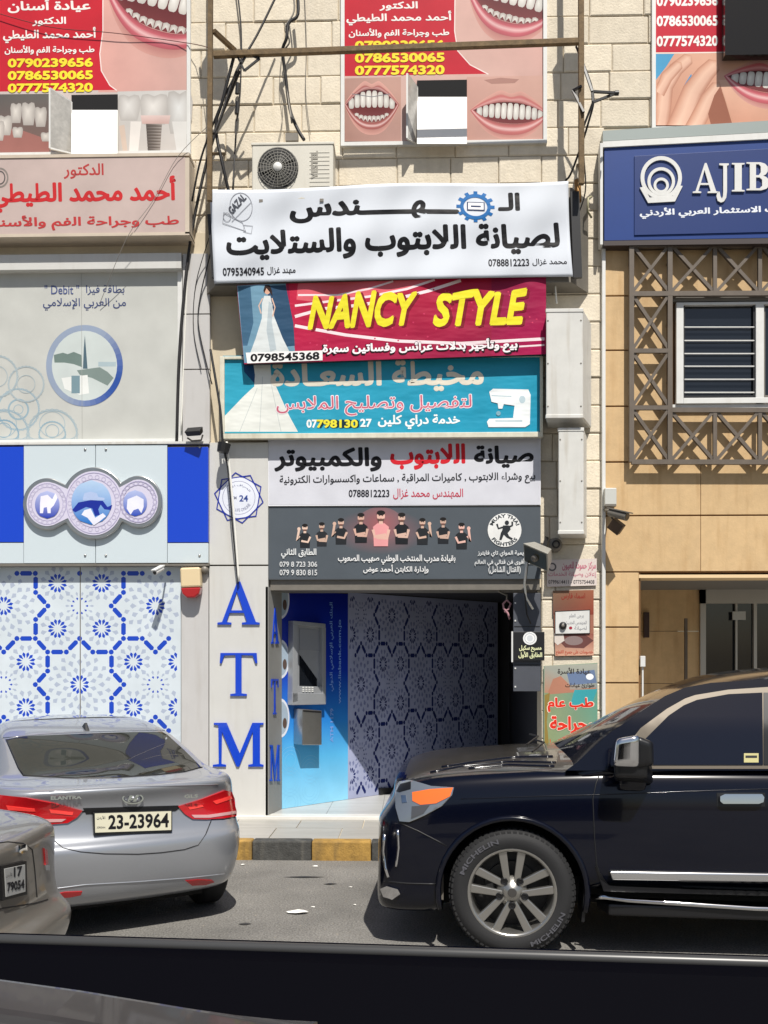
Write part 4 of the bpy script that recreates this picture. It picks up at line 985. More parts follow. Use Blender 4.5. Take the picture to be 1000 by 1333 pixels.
for (a, c) in ((529, 601.5), (456, 529), (385, 456), (312, 385), (250, 312)):
    z0_, z1_ = Wp(850, c, bY).z, Wp(850, a, bY).z
    panel(gx, c1, z0_, z1_)
    if c in (601.5, 385, 312): 
        x = c1
        for wd in (.42, .49, .49, .49, .49, .49, .8, 1.2, 1.2): panel(x, min(x+wd, XE), z0_, z1_); x += wd
    else: panel(c1, wx0, z0_, z1_); panel(wx1, XE, z0_, z1_)
# entrance recess
b = MB(); b.box(ex0-.02, XE, bY+.35, 12.6, zL-.03, zL+.02); b.build('recess_ceiling', mat('grey_ceiling', '#6f6c68', .7), BB)
b = MB(); b.box(ex0, XE, bY-.0, bY+.36, zL-.035, zL-.0); b.build('lintel_edge', mat('cream_edge', '#e3c79c', .6), BB)
b = MB(); b.box(ex0-.06, ex0, bY+.4, 12.6, 0, zL); b.build('recess_wall', M_beige, BB)
RY = 12.3
for (a, c, x0_, x1_) in ((748, 822, 820, 911), (822, 890, 820, 911), (890, 1000, 820, 911)):
    X0, X1, Z0, Z1 = RX(x0_, a, x1_, c, RY); b = MB(); b.box(X0, X1, RY, RY+.05, Z0+.006, min(Z1, zL)); b.build('stone_panel', M_beige, BB)
b = MB(); b.box(ex0-.3, XE, bY+.4, 12.6, -.02, FL); b.build('recess_floor', M_marble, BB)
dr = wthing('bank_door', 'silver framed glass door at the back of the beige entrance recess', 'door', tuple(Wp(960, 900, RY)))
X0, X1, Z0, Z1 = RX(912, 766, 1100, 1040, RY-.05)
b = MB(); b.box(X0, X0+.07, RY-.05, RY+.02, FL, Z1); b.box(X0, X1, RY-.05, RY+.02, Z1-.19, Z1); b.box(X1-.07, X1, RY-.05, RY+.02, FL, Z1)
fx = Wp(959, 800, RY-.06).x; b.box(fx-.012, fx+.012, RY-.06, RY-.03, FL, Z1-.19); fx = Wp(984, 800, RY-.06).x; b.box(fx-.02, fx+.02, RY-.05, RY+.02, FL, Z1-.19)
b.build('frame', mat('anodised_frame', '#a9a59e', .4, metal=.5), dr)
b = MB(); b.box(X0+.07, X1-.07, RY, RY+.01, FL, Z1-.19); b.build('glass', M_glass, dr)
b = MB(); X0, X1, Z0, Z1 = RX(954, 796, 971, 807, RY-.08); b.box(X0, X1, RY-.08, RY-.062, Z0, Z1); b.build('notice', mat('pale_sign', '#a7a8a4', .5), dr)
b = MB(); q = Wp(938, 862, RY-.03); b.lathe([(.20,-.03),(.23,0),(.20,.03),(.17,0),(.20,-.03)], Wp(946, 862, RY+.06), (0,1,0), 24); b.build('wheel_reflection', M_greymet, dr)  # metal ring modelled in place of a wheel's reflection in the door
b = MB(); b.bar(Wp(893, 805, RY-.12), Wp(893, 1010, RY-.12), .035, .035); hr = b.build('upright_rail', M_lattice, BB)
sw = wthing('entry_switch', 'small white switch box on the left jamb of the beige recess', 'switch', tuple(Wp(836.5, 861, bY-.02)))
part('box', 834, 854, 840.5, 868, bY-.04, .04, M_white, sw, .004); part('conduit', 836, 868, 838, 960, bY-.015, .015, M_white, sw)
rd = wthing('door_reader', 'slim brown plate fixed on the recess jamb above the switch box', 'plate', tuple(Wp(843, 813, 10.9)))
part('plate', 838.5, 797, 845.5, 830, RY-.04, .04, mat('brown_plate', '#3a2622', .6), rd)

# window with white frame and security bars
wn = MB(); wY = bY-.035
X0, X1, Z0, Z1 = RX(880, 393, 1180, 525, wY)
win = wn.box(X0, X1, wY+.04, wY+.06, Z0, Z1).build('window', M_glass, BB)
b = MB(); t = .075
fx = [Wp(q, 450, wY).x for q in (880, 889.5, 983.5, 994, 1085, 1095, 1180)]
b.box(fx[0], fx[1], wY-.02, wY+.035, Z0, Z1); b.box(fx[2], fx[3], wY-.02, wY+.035, Z0, Z1); b.box(fx[4], fx[5], wY-.02, wY+.035, Z0, Z1)
b.box(fx[1], fx[6], wY-.021, wY+.034, Z0, Z0+.06); b.box(fx[1], fx[6], wY-.021, wY+.034, Z1-.03, Z1)
b.build('frame', M_white, win, bevel=.004)
for (a, c) in ((1, 2), (3, 4)):
    b = MB(); g = .02; b.box(fx[a], fx[c], wY+.002, wY+.03, Z0+.06, Z0+.09); b.box(fx[a], fx[a]+g, wY+.002, wY+.03, Z0+.09, Z1-.03); b.box(fx[c]-g, fx[c], wY+.002, wY+.03, Z0+.09, Z1-.03); b.build('sash_frame', M_dark if a == 1 else M_greymet, win)
for y_ in (426, 443.5, 460.5, 477, 494, 511):
    b = MB(); b.tube([Wp(891, y_, wY-.0), Wp(982, y_, wY-.0)], .0075, 6); b.build('security_bar', M_white, win)
b = MB(); b.box(X0-.06, X1, bY-.03, bY+.1, Z0-.07, Z0-.003); b.build('sill', M_white, win)
b = MB(); xa, xb, za, zb = RX(868, 380, 1180, 391, bY-.05); b.box(xa, xb, bY-.05, bY+.04, za, zb); b.build('shutter_box', mat('grey_shutter_box', '#77736c', .6), win)

# lattice screen: each bar a part
LT = wthing('lattice_screen', 'grey metal lattice of crossed bars around the barred window', 'lattice', tuple(Wp(900, 460, 10.30)))
lY = 10.30
def lb_(x0, y0, x1, y1, w_=.036, d_=.05, dy=0, nm='bar'):
    b = MB(); b.bar(Wp(x0, y0, lY+dy), Wp(x1, y1, lY+dy), w_, d_); return b.build(nm, M_lattice, LT)
xs = [872, 930.5, 989, 1047.5, 1106, 1164.5]; top, t2, bt, b2 = 318, 382, 534, 601.5
lb_(822, top, 822, b2, .05, .045); lb_(872, top, 872, b2, .05, .045, .0)
lb_(822, b2, 1165, b2+.5, .05, .045, -.001); lb_(822, t2+1, 1165, t2-.5, .05, .045, -.001); lb_(872, bt, 1165, bt+.5, .05, .045, -.001); lb_(822, top+2, 1165, top, .05, .045, -.001)
for y_ in (457, 531): lb_(822, y_, 872, y_, .045, .04, -.0015)
for x_ in xs[1:]: lb_(x_, top, x_, t2, .04, .04, .001); lb_(x_, bt, x_, b2, .04, .04, .001)
def X_(x0, y0, x1, y1): lb_(x0, y0, x1, y1, .036, .04, .012, 'cross_bar'); lb_(x0, y1, x1, y0, .032, .04, .004, 'cross_bar')
for (a, c) in ((top, t2), (t2, 457), (457, 531), (531, b2)): X_(822, a, 872, c)
for a, c in zip(xs, xs[1:]): X_(a, top, c, t2); X_(a, bt, c, b2)
for x_ in (822, 872): 
    for y_ in (340, 420, 495, 580): 
        b = MB(); p = Wp(x_, y_, lY); b.bar(p, (p.x, bY, p.z), .02, .02, up=(0,0,1)); b.build('stand_off', M_lattice, LT)

# party wall strip between the two buildings
b = MB(); xa = Wp(784.2, 500, 10.35).x; b.box(xa, xa+.035, 10.35, 10.42, FL, Wp(786, 316, 10.35).z); tag(b.build('corner_strip', M_white), 'tall white strip between limestone and honey coloured stone', 'trim strip')

# ================================================================== THINGS ON THE WALLS
# outdoor AC unit
ac = wthing('air_conditioner', 'cream outdoor air conditioner with round fan grille above the white banner', 'air conditioner', tuple(Wp(381, 247, 10.05)))
aY = 10.05; X0, X1, Z0, Z1 = RX(328, 186, 434, 260, aY)
M_ac = mat('cream_enamel', '#cfcbbf', .45, var=.06, streak=.15)
b = MB(); b.box(X0, X1, aY, aY+.30, Z0, Z1); b.build('casing', M_ac, ac, bevel=.012)
b = MB(); b.box(X0-.008, X1+.008, aY-.008, aY+.31, Z1-.02, Z1+.006); b.build('lid', M_ac, ac, bevel=.004)
fc = Wp(362, 219, aY-.004)
b = MB(); b.lathe([(0, 0), (.215, 0), (.215, .004)], fc+Vector((0,-.004,0)), (0,1,0), 36); b.build('fan_opening', M_black, ac)
b = MB()
for k in range(3):
    a = k*2.094+.5
    b.add([fc+Vector((math.cos(a+t)*r, -.008-.006*q, math.sin(a+t)*r)) for q, (r, t) in enumerate(((.04,0),(.19,-.1),(.2,.55),(.16,.9),(.05,.8)))], [(0,1,2,3,4)])
b.build('fan_blade', mat('dark_grey_plastic', '#34332f', .5), ac)
b = MB()
for r in (.06, .09, .12, .15, .18, .205): b.tube([fc+Vector((math.cos(a*math.pi/16)*r, -.03, math.sin(a*math.pi/16)*r)) for a in range(33)], .0028, 4, caps=False)
for k in range(24): a = k*math.pi/12; b.tube([fc+Vector((math.cos(a)*.04, -.032, math.sin(a)*.04)), fc+Vector((math.cos(a)*.215, -.022, math.sin(a)*.215))], .0026, 4)
b.build('grille', mat('grille_wire', '#8f8c84', .5), ac)
b = MB(); b.lathe([(0,-.045),(.045,-.042),(.05,-.03),(0,-.028)], fc, (0,1,0), 20); b.build('fan_hub', M_white, ac, smooth=True)
b = MB()
for q in range(11): zq = Z0+.05+q*.044; b.box(Wp(403,219,aY).x, Wp(429,219,aY).x, aY-.004, aY+.002, zq, zq+.008)
b.build('front_rib', M_ac, ac)
fa = FP(aY); A = Art(lambda x, y, o: fa(x, y, o), .006)
A.text('VESTEL', 0,0,1,1, '#a09c92', .04, warp=lambda u, v: (405+9*(1-v), 232-36*u)); A.build('lettering', ac)
b = MB(); X, _, Z, Z2 = RX(372, 174, 388, 184, aY+.1); b.box(X, _, aY+.08, aY+.16, Z, Z2); b.build('pipe_cover', M_greymet, ac)
for q in (X0+.1, X1-.12):
    b = MB(); b.bar((q, 10.42, Z0-.02), (q, aY-.03, Z0-.02), .04, .03, up=(0,0,1)); b.build('bracket', M_greymet, ac)

# two white vertical duct covers
def duct(name, lab, f, kx, Yf, g):
    o = wthing(name, lab, 'duct box', tuple(Wp(f[0], f[3], Yf)), g)
    X0, X1, Z0, Z1 = RX(f[0], f[1], f[2], f[3], Yf); Xb = Wp(kx, 500, 10.40).x; Xa = Wp(f[0]+2, 500, 10.4).x
    b = MB(); b.hexa([(X0, Yf, Z0), (X1, Yf, Z0), (X1, Yf, Z1), (X0, Yf, Z1)], [(Xa, 10.40, Z0), (Xb, 10.40, Z0), (Xb, 10.40, Z1), (Xa, 10.40, Z1)])
    b.build('cover', M_whitemet, o, bevel=.012)
    for (za, zb) in ((Z1-.035, Z1+.002), (Z0-.002, Z0+.035)): b = MB(); b.box(X0-.004, X1+.004, Yf-.006, Yf+.03, za, zb); b.build('end_cap', M_whitemet, o, bevel=.004)
    for zc_ in (Z0+.12, (Z0+Z1)/2, Z1-.12):
        for xc in (X0+.02, X1-.02): b = MB(); b.lathe([(0,-.006),(.008,-.004),(.009,0)], (xc, Yf, zc_), (0,1,0), 8); b.build('rivet', M_greymet, o)
duct('upper_duct_box', 'larger upper white sheet metal box right of the crimson sign', (711, 402, 759, 544), 770, 9.95, 'white sheet metal boxes')
duct('lower_duct_box', 'narrower lower white sheet metal box beside the martial arts banner', (727, 557, 760, 695), 764, 10.02, 'white sheet metal boxes')

# grey panel boards and hanging black sign right of the passage
gb = wthing('meter_board', 'tall dark grey board at the right edge of the passage entrance', 'board', tuple(Wp(686, 900, 10.38)))
part('board', 668.5, 772, 704, 900, 10.37, .03, mat('slate_grey_board', '#4b4e56', .55, var=.1), gb, .003)
for y_ in (785, 808, 870, 894): part('rivet', 670, y_-1, 672, y_+1, 10.363, .01, M_white, gb)
for q in range(2): part('board_seam', 669.5, 815+q*50, 703, 816+q*50, 10.366, .006, M_dark, gb)
hs = wthing('pool_club_sign', 'small black sign with white disc and pale Arabic letters on the grey board', 'sign', tuple(Wp(689, 842, 10.33)))
hp = part('plate', 667.5, 822.5, 709, 860, 10.33, .02, mat('black_sign_paint', (.012, .012, .014), .4), hs, .002)
part('edge_strip', 666, 822, 668, 862, 10.325, .03, M_white, hs)
f3 = FP(10.33); A = Art(lambda x, y, o: f3(x, y, o), .002); A.ell(690, 831, 9, 8.5, '#e9eaea'); A.ring(690, 831, 7, 6.6, .7, '#9aa0a6'); A.ell(690, 831, 4, 4, '#ccd0d4')
A.text('مسبح سكيل', 676, 840, 705, 849, '#dfe2b4', .03); A.text('الطابق الأول', 675, 848, 706, 857.5, '#dfe2b4', .03); A.build('lettering', hp)
# posters on the pier
f4 = FP(10.392)
def sheet(name, lab, cat, pts, col, parent=None, th=.003):
    o = MB(); o.prism([f4(*p) for p in pts], (0, th, 0)); ob = o.build(name, mat('paper_'+col.strip('#'), col, .7), parent)
    if lab: tag(ob, lab, cat)
    return ob
ps = sheet('pink_notice', 'faded white notice with pink Arabic print above the brown poster', 'notice', [(712,729),(777,727),(777,762),(712,764)], '#d4c8c2')
A = Art(lambda x, y, o: f4(x, y, o), .001); A.text('مركز حمودة للعيون', 732, 731, 776, 743, '#c8788a', .02); A.text('إعلان وصيانة الخدمات', 714, 744, 776, 752, '#c8788a', .0); A.text('0799614411 - 0775754408', 714, 755, 774, 760, '#4a4648', .0); A.ring(719, 738, 5.5, 5.5, 2, '#6a6466'); A.build('notice_print', ps)
ps = sheet('brown_poster', 'torn faded red brown poster behind a white label on the pier', 'poster', [(720,769),(773,768),(773,853),(723,854)], '#9a6450')
A = Art(lambda x, y, o: f4(x, y, o), .001)
A.grad([(720,769),(773,768),(773,800),(720,800)], ['#7d6450','#9c6048','#8a4032','#6c4a40']); A.grad([(722,825),(773,825),(773,853),(723,854)], ['#8a6a62','#94584c','#d0a088','#cf9f86'])
A.shape([(722,828),(732,822),(756,822),(773,834),(760,844),(736,843)], '#6a4440'); A.ell(747, 834, 12, 6, '#8c7a78'); A.text('اسماء فارس', 731, 772, 762, 781, '#8a3428', .02); A.text('خصومات على جميع القطع', 724, 846, 772, 853, '#b8503c', .01)
A.shape([(722,824),(733,822),(735,834),(726,840),(722,836)], '#d9cfc6')
A.build('poster_print', ps)
ob = MB(); f5 = FP(10.38); ob.prism([f5(*p) for p in ((723,796),(768,794),(768,824.5),(723,825.5))], (0, .012, 0)); wl = tag(ob.build('white_label', M_white), 'white label with faint handwriting fixed over the brown poster', 'label')
A = Art(lambda x, y, o: f5(x, y, o), .001)
A.text('يرجى العلم', 741, 799, 760, 806, '#8a8a90', .0); A.text('المهندس الحديث', 736, 808, 764, 814, '#8a8a90', .0); A.text('لصيانة', 748, 815, 764, 821, '#8a8a90', .0); A.ell(743, 817.5, 2.2, 2, '#a03040')
for seg_ in ([(723,796),(768,794),(768,824.5),(723,825.5)],): A.line(seg_, 1.2, '#26221f', closed=True)
A.build('label_print', wl)
ps = sheet('green_clinic_poster', 'weathered green poster with red Arabic clinic lettering low on the pier', 'poster', [(708,867),(778,863),(778,972),(708,976)], '#7f9a82')
A = Art(lambda x, y, o: f4(x, y, o), .001)
A.grad([(709,900),(778,898),(778,972),(709,975)], ['#8a9470','#5f9c8a','#7a9c84','#8c9a70']); A.grad([(709,867),(778,864),(778,900),(709,902)], ['#a2a498','#a6a89c','#8f9694','#b4866c'])
A.shape([(738,876),(774,872),(777,889),(742,892)], '#6a7c9c'); A.ell(768, 881, 5, 4, '#eef2f4'); A.shape([(714,900),(720,884),(730,880),(742,892),(742,898),(776,895),(776,899),(714,904)], '#b07c66')
A.grad([(748,898),(778,897),(770,918),(742,920)], ['#3fa0a8']*4); A.shape([(709,905),(716,902),(712,940),(715,972),(709,975)], '#8f7a3e')
A.text('عيادة الأسرة', 726, 869, 769, 879, '#3a3634', .02); A.text('طوارئ عيادات', 736, 889, 774, 896, '#40362f', .01)
A.text('طب عام', 712, 907, 774, 928, '#f4e2d0', .06); A.text('طب عام', 713, 908, 773, 927, '#dc3424', .035); A.text('وجراحة', 715, 931, 775, 957, '#f4e2d0', .06); A.text('وجراحة', 716, 932, 774, 956, '#dc3424', .035); A.text('مواعيد العيادة يوميا', 716, 962, 774, 970, '#cf5a34', .01)
A.build('poster_print', ps)
for (x0_, y0_, x1_, y1_, c) in ((776, 800, 781, 812, '#c08a84'), (763, 712, 765, 718, '#2c2a28')):
    pass
dt = wthing('door_bell', 'small black round doorbell at the lower left of the white label', 'doorbell', tuple(Wp(733, 815, 10.36)))
b = MB(); b.lathe([(0,-.03),(.03,-.028),(.04,-.01),(.042,0)], Wp(733, 814.5, 10.378), (0,1,0), 16); b.build('button', M_dark, dt, smooth=True)
b = MB(); b.lathe([(0,-.004),(.016,-.003),(.018,0)], Wp(733, 814.5, 10.35), (0,1,0), 12); b.build('cap', M_greymet, dt, smooth=True)

# floodlight in front of the dark banner
sp = wthing('square_floodlight', 'tilted cream square floodlight hanging in front of the grey banner', 'floodlight', tuple(Wp(705, 722, 10.0)))
c = Wp(702, 722, 10.02); rot = Euler((R(38), R(24), R(-38))).to_matrix()
def rp(v): return c + rot @ Vector(v)
b = MB(); b.hexa([rp(v) for v in ((-.16,-.06,-.12),(.16,-.06,-.12),(.16,-.06,.12),(-.16,-.06,.12))], [rp(v) for v in ((-.11,.07,-.08),(.11,.07,-.08),(.11,.07,.08),(-.11,.07,.08))]); b.build('housing', mat('dull_aluminium', '#a09d94', .45, metal=.3, var=.1), sp, bevel=.008)
b = MB(); b.hexa([rp(v) for v in ((-.14,-.066,-.10),(.14,-.066,-.10),(.14,-.066,.10),(-.14,-.066,.10))], [rp(v) for v in ((-.14,-.061,-.10),(.14,-.061,-.10),(.14,-.061,.10),(-.14,-.061,.10))]); b.build('lens', mat('olive_glass', '#3a3829', .3, coat=.0), sp)
b = MB(); b.lathe([(0,-.03),(.035,-.03),(.04,0)], rp((0,-.066,0)), rot @ Vector((0,1,0)), 14); b.build('reflector_cap', M_greymet, sp, smooth=True)
b = MB(); b.bar(rp((0,.07,.02)), Wp(712, 700, 10.4), .04, .02); b.build('bracket', M_dark, sp)
cb = MB(); cb.tube([Wp(686, 732, 10.1), Wp(683, 760, 10.2), Wp(685, 778, 10.28), Wp(694, 793, 10.3)], .012, 7); tag(cb.build('curved_white_conduit', M_cablew, smooth=True), 'curved white conduit hanging below the square floodlight', 'conduit')
cb = MB(); cb.tube([Wp(688, 728, 10.1), Wp(683, 770, 10.25), Wp(686, 800, 10.3), Wp(691, 812, 10.32)], .008, 6); tag(cb.build('loose_black_wire', M_cable, smooth=True), 'loose black wire hanging below the square floodlight', 'wire')
vt = wthing('round_vent', 'dark round siren fixed on the shaded wall behind the floodlight', 'siren', tuple(Wp(722, 708, 10.3)))
b = MB(); b.lathe([(0,-.10),(.05,-.10),(.075,-.06),(.08,0)], Wp(722, 710, 10.39), (0,1,0), 16); b.build('horn', M_greymet, vt, smooth=True)
b = MB(); b.lathe([(.03,-.105),(.045,-.11),(.03,-.115),(.028,-.11)], Wp(722, 710, 10.39), (0,1,0), 16); b.build('mouth_ring', M_dark, vt, smooth=True)
pr = wthing('pink_ribbon', 'pink twisted ribbon loop dangling at the top right of the passage', 'ribbon', tuple(Wp(661, 785, 10.5)))
b = MB(); b.tube([Wp(664, 806, 10.5), Wp(661, 798, 10.5), Wp(656, 792, 10.5), Wp(655, 786, 10.5), Wp(660, 781, 10.5), Wp(665, 786, 10.5), Wp(662, 793, 10.5), Wp(657, 797, 10.5)], .012, 6); b.build('loop', mat('pink_cloth', '#b98a92', .8), pr, smooth=True)
b = MB(); b.tube([Wp(645, 764, 10.45), Wp(650, 770, 10.47), Wp(660, 775, 10.5), Wp(660, 781, 10.5)], .013, 6); tag(b.build('grey_drain_hose', M_greymet, smooth=True), 'grey hose stub hanging from the lintel by the pink ribbon', 'hose')

# cameras, siren, small flood lamps
def cctv(x, y, Y, sc, lab, dx):
    o = wthing('security_camera', lab, 'camera', tuple(Wp(x, y, Y)), 'security cameras on the facade')
    p = Wp(x, y, Y); d = Vector((dx, -.75, -.35)).normalized()
    b = MB(); b.tube([p, p + d*.2*sc], .04*sc, 12); b.build('barrel', M_greymet if dx > 0 else M_white, o, smooth=False, auto=40)
    b = MB(); u = d.orthogonal(); b.bar(p - d*.01 + Vector((0,0,.04*sc)), p + d*.24*sc + Vector((0,0,.045*sc)), .085*sc, .012, up=(0,0,1)); b.build('sun_shield', M_greymet if dx > 0 else M_white, o)
    b = MB(); b.lathe([(0, 0), (.03*sc, 0), (.032*sc, .004)], p + d*.203*sc, -d, 12); b.build('lens', M_glass, o)
    b = MB(); b.tube([p + d*.04, p + Vector((0, .06, .03)), Vector((p.x - dx*.02, 10.36, p.z + .06))], .014*sc, 8); b.build('mount', M_greymet, o, smooth=True)
cctv(794, 667, 10.15, 1.1, 'dark bullet camera under a junction box left of the honey stone', .75)
cctv(211, 740, 10.12, .7, 'small white bullet camera above the patterned glass', -.3)
jb = wthing('junction_box', 'pale junction box mounted above the dark bullet camera', 'box', tuple(Wp(795, 646, 10.3)))
part('box', 787.5, 635, 803, 658, 10.28, .12, mat('pale_grey_enamel', '#bfc0bb', .5), jb, .008); part('lid_edge', 788, 656, 802.5, 659, 10.275, .1, M_greymet, jb)
lp = wthing('small_lamp', 'small brown lamp head pointing down below the bullet camera', 'lamp', tuple(Wp(804, 684, 10.2)))
p = Wp(803, 685, 10.15); r2 = Euler((R(25), R(40), R(-20))).to_matrix()
b = MB(); b.hexa([p + r2 @ Vector(v) for v in ((-.07,-.05,-.06),(.07,-.05,-.06),(.07,-.05,.06),(-.07,-.05,.06))], [p + r2 @ Vector(v) for v in ((-.07,.03,-.06),(.07,.03,-.06),(.07,.03,.06),(-.07,.03,.06))]); b.build('head', mat('brown_lamp', '#4d3b2c', .5), lp, bevel=.006)
b = MB(); b.tube([p, Wp(796, 672, 10.2), Wp(793, 668, 10.39)], .012, 6); b.build('arm', M_dark, lp)
sr = wthing('alarm_siren', 'cream and red alarm siren on the grey strip beside the patterned glass', 'alarm', tuple(Wp(248, 758, 10.2)))
def pxprism(pts, Y, d, name, m, parent, bevel=0):
    b = MB(); b.prism([Wp(x, y, Y) for x, y in pts], (0, d, 0)); return b.build(name, m, parent, bevel=bevel, auto=None)
pxprism([(234,739),(260,738),(261,764),(235,765)], 10.17, .13, 'body', mat('cream_plastic', '#d8c39c', .45), sr, .02)
pxprism([(235,765.3),(261,764.3),(259,773),(253,778),(243,778),(237,773)], 10.172, .125, 'red_lens', mat('red_plastic', '#a31218', .25, coat=.6), sr, .015)
b = MB(); b.lathe([(0,-.05),(.03,-.05),(.045,-.02),(.045,0)], Wp(267, 742, 10.29), (0,1,0), 14); b.build('side_buzzer', M_greymet, sr, smooth=True)
fl2 = wthing('facade_floodlight', 'small black floodlight standing on the fascia left of the teal sign', 'floodlight', tuple(Wp(253, 562, 10.2)))
p = Wp(253, 562, 10.16); r2 = Euler((R(-50), 0, R(-15))).to_matrix()
b = MB(); b.hexa([p + r2 @ Vector(v) for v in ((-.09,-.03,-.05),(.09,-.03,-.05),(.09,-.03,.05),(-.09,-.03,.05))], [p + r2 @ Vector(v) for v in ((-.08,.03,-.04),(.08,.03,-.04),(.08,.03,.04),(-.08,.03,.04))]); b.build('housing', M_dark, fl2, bevel=.006)
b = MB(); b.tube([Wp(244, 570, 10.2), Wp(250, 574, 10.2), Wp(262, 573, 10.2), Wp(264, 566, 10.2)], .01, 6); b.build('bracket', M_greymet, fl2)

# ATM machine
at = wthing('cash_machine', 'grey steel cash machine set in the blue printed wall of the passage', 'cash machine', tuple(DIAG(403, 860)))
def dq(pts, off, th, name, m, bevel=0):
    b = MB(); b.prism([DIAG(*p, off) for p in pts], -DN*th); return b.build(name, m, at, bevel=bevel)
M_atm = mat('cash_machine_steel', '#a9acb0', .4, metal=.4, var=.05); M_atmd = mat('cash_machine_shadow_grey', '#4a4d53', .4)
dq([(382,808),(424,812),(424,817),(382,813)], .09, .09, 'surround', M_atm, .004); dq([(382,813),(388,813.5),(388,913),(381,915)], .09, .09, 'surround', M_atm, .004)
dq([(420,816.5),(424.5,817),(424.5,915),(420,913)], .09, .09, 'surround', M_atm, .004); dq([(381,902),(424.5,903),(424.5,917),(381,918)], .09, .09, 'surround', M_atm, .004)
dq([(388,813),(420,816.5),(420,903),(388,902)], .03, .02, 'fascia', M_atm); dq([(390,852),(413,884),(413,896),(390,896)], .034, .005, 'screen', M_glass)
dq([(390,818),(419,821),(419,848),(390,846)], .036, .006, 'hood_panel', mat('cash_machine_hood', '#8b8e94', .4), .002)
dq([(388,893),(420,894),(422,904),(386,904)], .075, .06, 'keypad_shelf', M_atm, .003)
b = MB()
for i in range(4):
    for j in range(3): 
        q = DIAG(395+i*4, 895+j*2.4, .082); b.box(q.x-.011, q.x+.011, q.y-.006, q.y+.01, q.z-.006, q.z+.006)
b.build('keypad', M_white, at)
bn = wthing('receipt_bin', 'small steel bin fixed on the blue wall below the cash machine', 'bin', tuple(DIAG(406, 945)))
b = MB(); b.prism([DIAG(394,923,.16), DIAG(419,925,.16), DIAG(419,970,.16), DIAG(394,970,.16)], -DN*.155); b.build('box', M_silver, bn, bevel=.006)
b = MB(); b.prism([DIAG(395,924.5,.164), DIAG(418,926,.164), DIAG(418,928,.164), DIAG(395,926.5,.164)], -DN*.003); b.build('slot', M_dark, bn)

# ================================================================== CABLES
def cable(name, lab, pts, r=.012, m=None, cat='cable', grp=None):
    P = [Wp(*p) for p in pts]; out = []
    for i in range(len(P)-1):
        a, b_, c, d = P[max(i-1,0)], P[i], P[i+1], P[min(i+2, len(P)-1)]
        for k in range(5):
            t = k/5; out.append(.5*((2*b_) + (c-a)*t + (2*a-5*b_+4*c-d)*t*t + (3*b_-a-3*c+d)*t**3))
    out.append(P[-1]); b = MB(); b.tube(out, r, 6)
    return tag(b.build(name, m or M_cable, smooth=True), lab, cat, grp)
w0 = 10.3
cable('black_cable', 'black cable running down beside the grey hoarding edge', [(312,92,9.98),(285,160,w0),(268,215,w0),(250,300,w0),(240,380,w0),(233,470,w0),(230,575,w0)], .016)
cable('white_cable', 'white cable close behind the black one at the hoarding edge', [(247,300,10.33),(243,380,10.33),(239,470,10.33),(236,560,10.33)], .009, M_cablew)
cable('frame_cable', 'thick black cable hanging from the cross bar to the banner top corner', [(306,68,9.9),(290,130,9.95),(281,165,10),(290,215,10.0),(298,250,10.05)], .018)
cable('diagonal_cable', 'black cable crossing diagonally down to the left frame post', [(362,-10,10.1),(335,45,10.05),(308,92,9.98),(288,150,9.95),(278,175,9.93)], .012)
cable('diagonal_cable', 'second black cable from the cross bar slanting to the rail end', [(322,70,9.93),(300,110,9.96),(284,145,9.98),(262,205,10.1),(250,262,10.2)], .011)
cable('bundled_cable', 'knotted grey black cable bundle dropping onto the air conditioner', [(386,-20,10.2),(388,18,10.2),(376,30,10.2),(373,50,10.2),(368,66,10.25),(372,100,10.3),(377,140,10.3),(386,165,10.2),(396,182,10.15)], .018)
cable('bundle_tail', 'looser grey strand twisted round the knotted cable bundle', [(380,-20,10.22),(383,14,10.22),(371,36,10.2),(377,54,10.22),(369,72,10.26),(374,120,10.3),(380,160,10.2)], .009, M_greymet)
cable('thin_cable', 'thin black cable with grey couplings left of the air conditioner', [(308,-20,10.35),(314,40,10.35),(313,110,10.36),(308,160,10.36),(303,248,10.2)], .009)
for (x, y0_, y1_) in ((309, 108, 122), (309, 133, 148)):
    b = MB(); b.tube([Wp(x+.5, y0_, 10.33), Wp(x-.5, y1_, 10.33)], .022, 8); tag(b.build('cable_coupling', M_dark), 'upper black coupling on the thin cable' if y0_ < 120 else 'lower black coupling on the thin cable', 'coupling')
cable('faint_wire', 'faint grey wire hanging on the wall right of the cable bundle', [(396,-20,10.39),(399,60,10.39),(398,120,10.39),(404,175,10.39)], .004, M_greymet)
cable('faint_wire', 'faint grey wire close left of the cable bundle', [(367,70,10.38),(364,110,10.38),(368,150,10.38),(362,185,10.38)], .004, M_greymet)
cable('red_wire', 'thin dark red wire drawn across the left dental poster', [(-20,12,10.37),(65,35,10.36),(150,43,10.36),(245,56,10.36),(272,62,10.0)], .004, mat('dark_red_sheath', '#5a2a24', .6))
cable('slanting_wire', 'thin grey wire slanting across the pale light box', [(275,160,10.05),(232,203,10.12),(200,260,10.13),(165,310,10.13),(130,395,10.34)], .003, mat('pale_wire', '#8c8680', .6))
cable('side_cable', 'pair of black cables looping left of the banner end', [(274,330,10.2),(262,380,10.3),(258,420,10.3),(268,470,10.3),(276,500,10.25)], .007)
cable('side_cable', 'single black cable looping wider left of the banner end', [(272,310,10.2),(255,370,10.32),(252,430,10.32),(262,480,10.3)], .005)
cable('post_cable', 'black cable running down the end of the teal sign', [(274,455,10.15),(280,490,10.12),(287,535,10.1),(290,575,10.1),(295,600,10.15)], .014)
cable('long_rod', 'long white rod with black edge leaning over the ATM pillar badge', [(295,575,10.18),(300,620,10.2),(306,690,10.22),(311,757,10.24)], .012, M_cablew)
